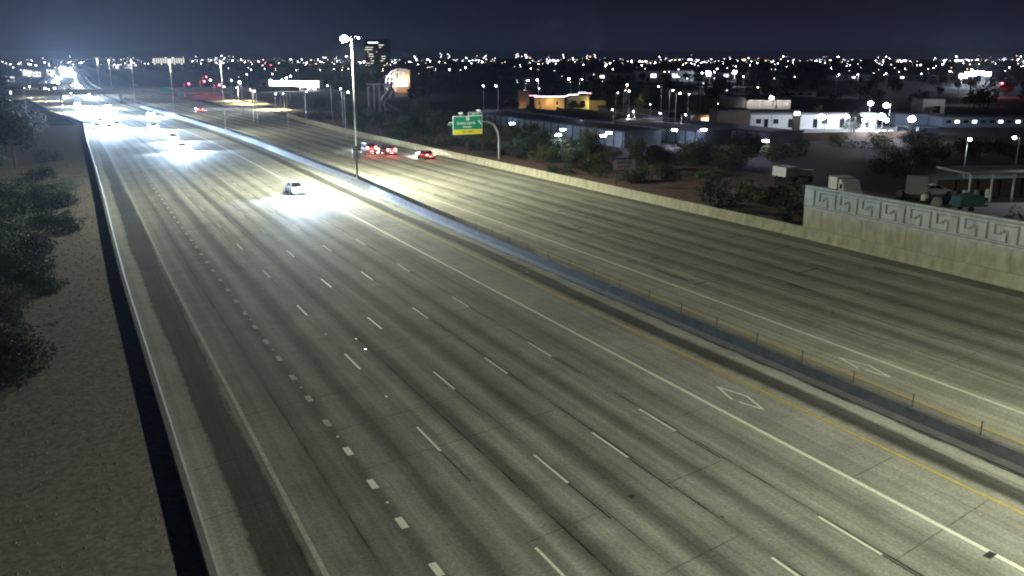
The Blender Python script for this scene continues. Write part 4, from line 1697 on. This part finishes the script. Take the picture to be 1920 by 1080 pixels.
# arched ride hall
xa, ya = g(723, 175)
xb, yb = g(768, 175)
rz = math.atan2(yb - ya, xb - xa)
w_ = math.hypot(xb - xa, yb - ya)
D = xa * FW[0] + ya * FW[1]
ht = hgt(129, D)
t = empty('arched_ride', (xa, ya, 0), rz)
tag(t, 'tall arched white lattice ride with a glowing banner standing among dark trees', 'ride')
for yy in (0, 3.0):
    k = MB()
    outer = [(w_ * .12, 0), (0, ht * .3), (w_ * .04, ht * .62), (w_ * .25, ht * .88), (w_ * .5, ht), (w_ * .9, ht * .97)]
    k.tube([(x, yy, z) for x, z in outer], .22, m_wwall, 6)
    k.build('arch', t)
k = MB()
inner = [(w_ * .2, ht * .05), (w_ * .16, ht * .55), (w_ * .35, ht * .8), (w_ * .55, ht * .88), (w_ * .85, ht * .85)]
k.tube([(x, -.2, z) for x, z in inner], .2, m_wwall, 6)
for z in (.06, .28, .5, .7):
    k.tube([(w_ * .02, -.1, ht * z), (w_ * .42, -.1, ht * z)], .16, m_wwall, 5)
for x in (.2, .40, .58, .78):
    k.tube([(w_ * x, -.1, 0 if x < .5 else ht * .5), (w_ * x, -.1, ht * (.8 if x < .3 else .88))], .16, m_wwall, 5)
k.tube([(w_ * .4, -.1, ht * .5), (w_ * .85, -.1, ht * .85)], .15, m_wwall, 5)
k.build('lattice', t)
k = MB()
k.box(w_ * .42, w_ * .93, -.5, -.3, ht * .30, ht * .52, g_winb)
k.build('banner', t)
k = MB()
k.box(w_ * .25, w_ * 1.0, 3.3, 3.6, 0, ht * .95, m_stucco)
k.build('back_wall', t)
light('POINT', 'ride_light', (w_ * .3, -4, ht * .6), 4200, (.92, .92, 1), t, size=.2)
light('POINT', 'ride_light', (w_ * .8, 1.2, ht * .6), 900, (1, .85, .6), t, size=.2)
light('POINT', 'ride_light', (w_ * .7, -1.2, ht * .12), 500, (1, .3, .1), t, size=.2)

# water slides
x0, y0 = g(712, 212)
t = empty('water_slide', (x0, y0, 0), -.45)
tag(t, 'dim grey water slides winding down from a tall scaffold among dark trees', 'water slide')
k = MB()
for xx in (-3.6, -1.8, 0, 1.8):
    for yy in (0, 2.5):
        k.tube([(xx, yy, -.3), (xx, yy, 9.5 - abs(xx) * .3)], .12, m_stuccog, 5)
k.box(-3.9, 2.1, -.3, 2.8, 9.0, 9.2, m_stuccog)
k.build('scaffold', t)
for s_ in (0, 1):
    k = MB()
    P = []
    for j in range(26):
        a = j / 25
        P.append((1.5 + 3.2 * math.sin(a * 6 + s_) * .7 + a * 4, -1 - s_ * 1.5 + 2.5 * math.cos(a * 6 + s_) - a * 3, 9 - 8.4 * a))
    k.tube(P, .55, m_stuccog, 8)
    k.build('chute', t, smooth=True)
light('POINT', 'slide_light', (-2, -6, 7), 500, (.9, .9, 1), t, size=.2)

# lorries behind the noise wall
def lorry(px0, px1, py, top, label, cab=True, cabcol=m_cwhite, cabpx=0, name='box_truck'):
    xa, ya = g(px0, py)
    D = xa * FW[0] + ya * FW[1]
    xb, yb = ray(px1, D - (px1 - px0) * .06)
    ztop = hgt(top, D)
    w_ = math.hypot(xb - xa, yb - ya)
    rz = math.atan2(yb - ya, xb - xa)
    t = empty(name, (xa, ya, 0), rz)
    tag(t, label, 'truck')
    k = MB()
    k.box(0, w_, 0, 2.4, .9, ztop, m_cwhite)
    k.box(-.03, .05, -.02, 2.42, .85, ztop + .03, m_steel)
    k.box(w_ - .05, w_ + .03, -.02, 2.42, .85, ztop + .03, m_steel)
    k.build('cargo_box', t)
    k = MB()
    k.box(.3, w_ + (2.2 if cab else .3), .6, 1.8, .55, .88, m_dsteel)
    k.build('chassis', t)
    for xx in ([.9, 1.9] + ([w_ + 1.4] if cab else [w_ - .8])):
        for yy in (.12, 2.28):
            k = MB()
            k.tube([(xx, yy - .12, .48), (xx, yy + .12, .48)], .48, m_rubber, 12)
            k.build('wheel', t)
    if cab:
        k = MB()
        r_ = []
        for y_ in (.05, 2.35):
            r_.append([(w_ + .25, y_, .5), (w_ + 2.3, y_, .5), (w_ + 2.3, y_, 1.1), (w_ + 1.7, y_, 1.3), (w_ + 1.3, y_, 2.1), (w_ + .9, y_, 2.4), (w_ + .25, y_, 2.45)])
        loft(k, r_, cabcol)
        cb = k.build('cab', t)
        k = MB()
        k.box(w_ + .7, w_ + 1.25, .0, .045, 1.35, 1.95, m_glass)
        k.build('window', cb)
    return t


lorry(1447, 1491, 340, 311, 'white box trailer left of the noise wall end, with a pale container behind it', cab=False, name='box_trailer')
lorry(1492, 1508, 338, 316, 'short pale container truck right of the long white trailer', cab=False, name='container_truck')
lorry(1551, 1592, 366, 329, 'white truck with its cab to the right, seen over the noise wall top')
lorry(1697, 1726, 372, 329, 'pale box truck parked left of the white car behind the wall', cab=False, name='box_trailer')
x, y = g(1751, 368)
pc = make_car('sedan', m_cwhite, head=False)
pc.location = (x, y, .1)
pc.rotation_euler.z = -1.9
tag(pc, 'small white parked car behind the noise wall beside the pale box truck', 'car')
for px, py, hp, m_, lb, nm in ((1733, 379, 11, m_swhite, 'white upright tank behind the noise wall below the white car', 'tank'), (1689, 372, 9, m_stuccog, 'small grey crate stack left of the pale box truck', 'crate_stack'),
                       (1755, 388, 11, m_stuccog, 'grey covered pallet right of the white upright tank', 'pallet_load')):
    x, y = g(px, py)
    s_ = hp / ((py - 108) / H)
    t = empty(nm, (x, y, .1), .4)
    tag(t, lb, 'tank' if nm == 'tank' else 'storage')
    k = MB()
    if nm == 'tank':
        k.tube([(0, 0, 0), (0, 0, s_ * 1.1), (0, 0, s_ * 1.3)], [.45, .45, .2], m_, 12)
    else:
        k.box(-.5, .5, -.5, .5, .16, s_, m_)
        k.box(-.4, .35, -.45, .4, s_ + .003, s_ + .35, m_)
    k.build('body', t)
    k = MB()
    for q in (-.4, 0, .4):
        k.box(q - .06, q + .06, -.55, .55, 0, .15, m_bark)
    k.build('skid', t)
# teal covered trailer
x, y = g(1815, 400)
t = empty('covered_trailer', (x, y, .25), -.3)
tag(t, 'teal tarpaulin covered trailer at the left edge of the lit gravel yard', 'trailer')
k = MB()
loft(k, [[(-2, q, .7), (1.3, q, .7), (1.3, q, 1.7), (.6, q, 2.0 + .1 * (q > 0)), (-1.6, q, 1.8)] for q in (-.9, 0, .9)], m_tarp)
k.build('tarpaulin', t)
k = MB()
for yy in (-.95, .95):
    k.tube([(-.4, yy - .1, .35), (-.4, yy + .1, .35)], .35, m_rubber, 12)
k.box(-2, 2.4, -.1, .1, .5, .66, m_dsteel)
k.build('chassis', t)
# open shed with posts
xa, ya = g(1812, 384)
t = empty('open_shed', (xa, ya, 0), math.atan2(-.35, 1))
tag(t, 'open sided shed roof on pale posts behind the noise wall at the right', 'shed')
D = xa * FW[0] + ya * FW[1]
zt = hgt(328, D)
k = MB()
k.box(0, 16, 0, 7, zt, zt + .22, m_stuccog)
k.build('roof', t)
for j in range(6):
    k = MB()
    k.tube([(.3 + j * 2.9, .3, -.2), (.3 + j * 2.9, .3, zt)], .14, m_swhite, 6)
    k.build('post', t)
k = MB()
k.box(.2, 15.8, 6.6, 6.8, 0, 2.2, m_stuccod)
k.build('back_wall', t)
for j in range(4):
    x, y = g(1806 + j * 22, 378 - j)
    tt = empty('barrel', (x, y + 1.5, .1))
    tag(tt, 'pale drum standing under the open shed', 'drum', 'drums under the open shed')
    k = MB()
    k.tube([(0, 0, 0), (0, 0, .5), (0, 0, 1.0), (0, 0, 1.05)], [.33, .36, .33, .28], m_swhite if j % 2 else m_stuccog, 12)
    k.build('shell', tt)

rk = random.Random(55)
for k in range(85):
    px, py = rk.uniform(1180, 1960), rk.uniform(266, 342)
    x, y = g(px, py)
    if y > 139 and x < 178:
        continue
    if px < 1460 and x < 97 and rk.random() < .5:
        continue
    if 1700 < px < 1930 and py > 318:
        continue
    if 1430 < px < 1630 and 300 < py:
        continue
    put(BSH[1] if k % 3 else SHR[1], x, y, -.4, rk.uniform(1.0, 1.7), ('broad' if k % 3 else 'olive') + ' dark bush on the unlit lot ' + ('between the storage rows and the trucks' if px < 1500 else 'behind the parked trucks' if px < 1720 else 'behind the open shed'), 'bush', 'bushes on the unlit lot')
# ------------------------------------------------------------------ palms
def palm(seed, hh):
    r = random.Random(seed)
    t = empty('palm_tree')
    k = MB()
    k.tube([(0, 0, -.3), (.1, 0, hh * .5), (0, 0, hh)], [.22, .17, .15], m_bark, 7)
    k.build('trunk', t)
    k = MB()
    for j in range(26):
        a = r.uniform(0, 6.28)
        el_ = r.uniform(-.9, 1.2)
        p = Vector((0, 0, hh))
        d = Vector((math.cos(a) * math.cos(el_), math.sin(a) * math.cos(el_), math.sin(el_)))
        sd_ = Vector((-math.sin(a), math.cos(a), 0))
        for q in range(4):
            p2 = p + d * .5
            wq = .22 * (1 - q / 5)
            k.face([p - sd_ * wq, p2 - sd_ * wq * .9, p2 + sd_ * wq * .9, p + sd_ * wq], m_leafd)
            d = (d + Vector((0, 0, -.28))).normalized()
            p = p2
    k.build('crown', t)
    return t


PL = [palm(1, 8), palm(2, 10)]
for i, (px, py) in enumerate(((1235, 208), (1248, 204), (1262, 206), (1275, 210), (1290, 205), (1308, 208), (1322, 203), (1380, 200), (1398, 206), (1455, 204), (1215, 205), (1415, 175), (1100, 195), (1340, 170))):
    x, y = g(px, py)
    put(PL[i % 2], x, y, 0, random.uniform(.8, 1.15), 'slim palm tree standing near the park lamps', 'palm tree', 'palm trees beyond the storage rows')
# park trees
for i, (px, py, s_, kk) in enumerate(((1160, 215, 1.1, 0), (1148, 212, 1.2, 1), (1215, 224, 1.25, 1), (1205, 222, 1.0, 0), (1085, 210, .7, 2), (1070, 211, .6, 0), (1295, 238, .8, 1), (1285, 235, .7, 0), (995, 212, .6, 2),
                                      (960, 212, .8, 0), (1130, 205, .9, 2), (1600, 252, .9, 0), (1595, 254, .7, 2), (1530, 238, .7, 1), (1740, 216, .6, 2), (1345, 232, .8, 1), (1190, 205, 1.2, 0), (1050, 212, .4, 2))):
    x, y = g(px, py)
    kd = ('dark round', 'tall olive', 'wide grey green')[kk]
    zn = 'beside the orange castle like hall' if px < 1140 else 'in the lit park beyond the storage rows' if px < 1260 else 'by the orange lit kiosk' if px < 1400 else 'before the white shops' if px < 1620 else 'by the single gabled house'
    put(TRE[kk], x, y, 0, s_, kd + ' tree ' + zn, 'tree', 'trees around the lit park')

# ------------------------------------------------------------------ far dark trees
random.seed(5)
k = 0
while k < 250:
    px = random.uniform(-60, 1980)
    py = 126 + 82 * random.random() ** 1.3
    if px < 460 and py > 135 and px > 40:
        continue
    if 480 < px < 612 and 150 < py < 178:
        continue
    if 1100 < px < 1700 and py > 196:
        continue
    if 955 < px < 1110 and py > 185:
        continue
    if 715 < px < 775 and py > 172 and py < 205:
        continue
    if px < 700 and py > 190:
        continue
    if 700 < px < 960 and py > 180 and random.random() < .5:
        continue
    x, y = g(px, py)
    D = x * FW[0] + y * FW[1]
    put(FTR[k % 3], x, y, -.35, random.uniform(.7, 1.15) * (1.0 if D < 700 else 1.5), ('broad dark tree ', 'tall narrow dark tree ', 'low olive tree ')[k % 3] + ('in the nearer streets ' if D < 480 else 'in the middle distance ' if D < 900 else 'far off ') +
        ('left of the freeway' if px < 120 else 'beside the freeway beyond the overpass' if px < 480 else 'around the glaring white hall' if px < 660 else 'near the arched lattice ride' if px < 820 else 'above the exit sign' if px < 960 else 'behind the orange hall' if px < 1140 else 'behind the lit park' if px < 1360 else 'behind the brown warehouse' if px < 1520 else 'behind the brightest lot' if px < 1720 else 'near the right picture edge'), 'tree', 'dark trees of the city')
    k += 1
# the far wood: one mass of canopy
r = random.Random(9)
kb = MB()
for q in range(5200):
    px = r.uniform(-120, 2050)
    py = 113.5 + 22 * r.random() ** 1.4
    x, y = g(px, py)
    if abs(x - X(20, min(y, 2900))) < 45:
        continue
    if px < 260 and py > 118:
        continue
    sc = r.uniform(3, 6)
    z0 = r.uniform(.0, 4)
    ang = r.uniform(0, 3.14)
    dx, dy = math.cos(ang) * sc, math.sin(ang) * sc
    kb.face([(x - dx, y - dy, z0), (x + dx, y + dy, z0 + r.uniform(-1, 1)), (x + dx * .5, y + dy * .5 + 2, z0 + sc * .9), (x - dx * .6, y - dy * .6 + 2, z0 + sc * .7)], m_leafd)
tag(kb.build('far_treeline'), 'dark band of treetops toward the horizon', kind='stuff')

# ------------------------------------------------------------------ far lights: 230 lamps one by one, the rest one mass
random.seed(77)


def rowy():
    c = random.random()
    if c < .35:
        return random.gauss(117, 3)
    if c < .65:
        return random.gauss(127, 5)
    return random.uniform(112, 178)


n = 0
while n < 240:
    px = random.uniform(-20, 1940)
    py = rowy()
    if py < 111.5 or (110 < px < 430 and py > 122) or (px > 1480 and py > 146 and random.random() < .85) or (600 < px < 900 and py > 150 and random.random() < .7):
        continue
    if py > 150 and random.random() < .45:
        continue
    h_ = 9
    x, y = g(px, py + 0, 4) if py < 114 else g(px, py, h_)
    D = x * FW[0] + y * FW[1]
    big = random.random() < .25
    hd = D / 1650 * (1.5 if big else .85)
    hd = min([.22, .3, .4, .55, .75, 1.0, 1.4, 2.0, 2.8], key=lambda q: abs(q - hd))
    lb_ = 'small distant street lamp ' + ('in the dark streets ' if py > 140 else 'in the band of lights ' if py > 122 else 'right under the horizon ') + ('left of the freeway' if px < 110 else 'between the freeway and the white hall' if px < 500 else 'behind the white hall' if px < 660 else
           'around the office tower' if px < 800 else 'above the exit sign' if px < 960 else 'beyond the orange hall' if px < 1130 else 'beyond the park palms' if px < 1350 else 'beyond the brown warehouse' if px < 1540 else 'beyond the brightest lot' if px < 1750 else 'near the right picture edge')
    lamp(x, y, h_, lb_, 'street lamp', 'distant street lamps of the city',
         material=random.choice([g_far, g_dim, g_dim, g_mid, g_mid, g_warm, g_amb]), head=hd)
    n += 1
r = random.Random(31)
cent = [(r.uniform(0, 1920), r.uniform(1700, 4800), r.uniform(12, 60)) for _ in range(26)]
kb = MB()
for q in range(620):
    px = r.uniform(-20, 1940)
    D = r.uniform(1700, 5200)
    if q % 3:
        c_ = r.choice(cent)
        px, D = r.gauss(c_[0], c_[2]), c_[1] + r.gauss(0, 60)
    x, y = ray(px, D)
    zb = r.uniform(1, 9) if r.random() < .85 else r.uniform(9, 22)
    s_ = D / 1650 * r.choice([.25, .35, .5, .8])
    w2_ = s_ * (r.uniform(1.5, 5) if r.random() < .12 else 1)
    a = math.atan2(RT[1], RT[0])
    T = Matrix.Translation((x, y, zb)) @ Matrix.Rotation(a, 4, 'Z')
    kb.box(-w2_, w2_, -.5, .5, 0, s_, r.choice([g_mid, g_winb, g_far, g_win, g_dim, g_dim, g_amb]), T=T)
tag(kb.build('city_lights'), 'countless tiny lights of the city along the horizon', kind='stuff')

# houses on the left with lit fronts
for px0, px1, py, top, lb in ((42, 62, 142, 132, 'small lit house front far left below the horizon'), (62, 78, 144, 135, 'second small lit house front far left'), (88, 104, 141, 131, 'small lit house front nearest the headlight band'),
                              (12, 28, 152, 144, 'small lit house front at the left edge'), (210, 224, 130, 122, 'small lit house front right of the headlight band'), (232, 250, 128, 121, 'second small lit house front right of the headlight band')):
    t, w_, hh = block(px0, px1, py, top, 10, 'house', lb, m_stuccog, m_roofg, windows=2, lit=g_winb)
    light('POINT', 'porch_light', (w_ / 2, -5, hh), 6000, (.95, .93, 1), t, size=.3)

# ================================================================== HAZE ADDED FOR LAMP GLOW
hm = bpy.data.materials.new('haze')
hm.use_nodes = True
n = hm.node_tree
n.nodes.remove(n.nodes['Principled BSDF'])
pv = n.nodes.new('ShaderNodeVolumePrincipled')
pv.inputs['Density'].default_value = .00006
pv.inputs['Anisotropy'].default_value = .7
pv.inputs['Color'].default_value = (.72, .80, 1, 1)
n.links.new(pv.outputs[0], n.nodes['Material Output'].inputs['Volume'])
b = MB()
b.box(-9100, 11100, -420, 14100, -3, 95, hm)
tag(b.build('haze'), 'thin haze added to make a glow round the lamps and headlights', kind='stuff')
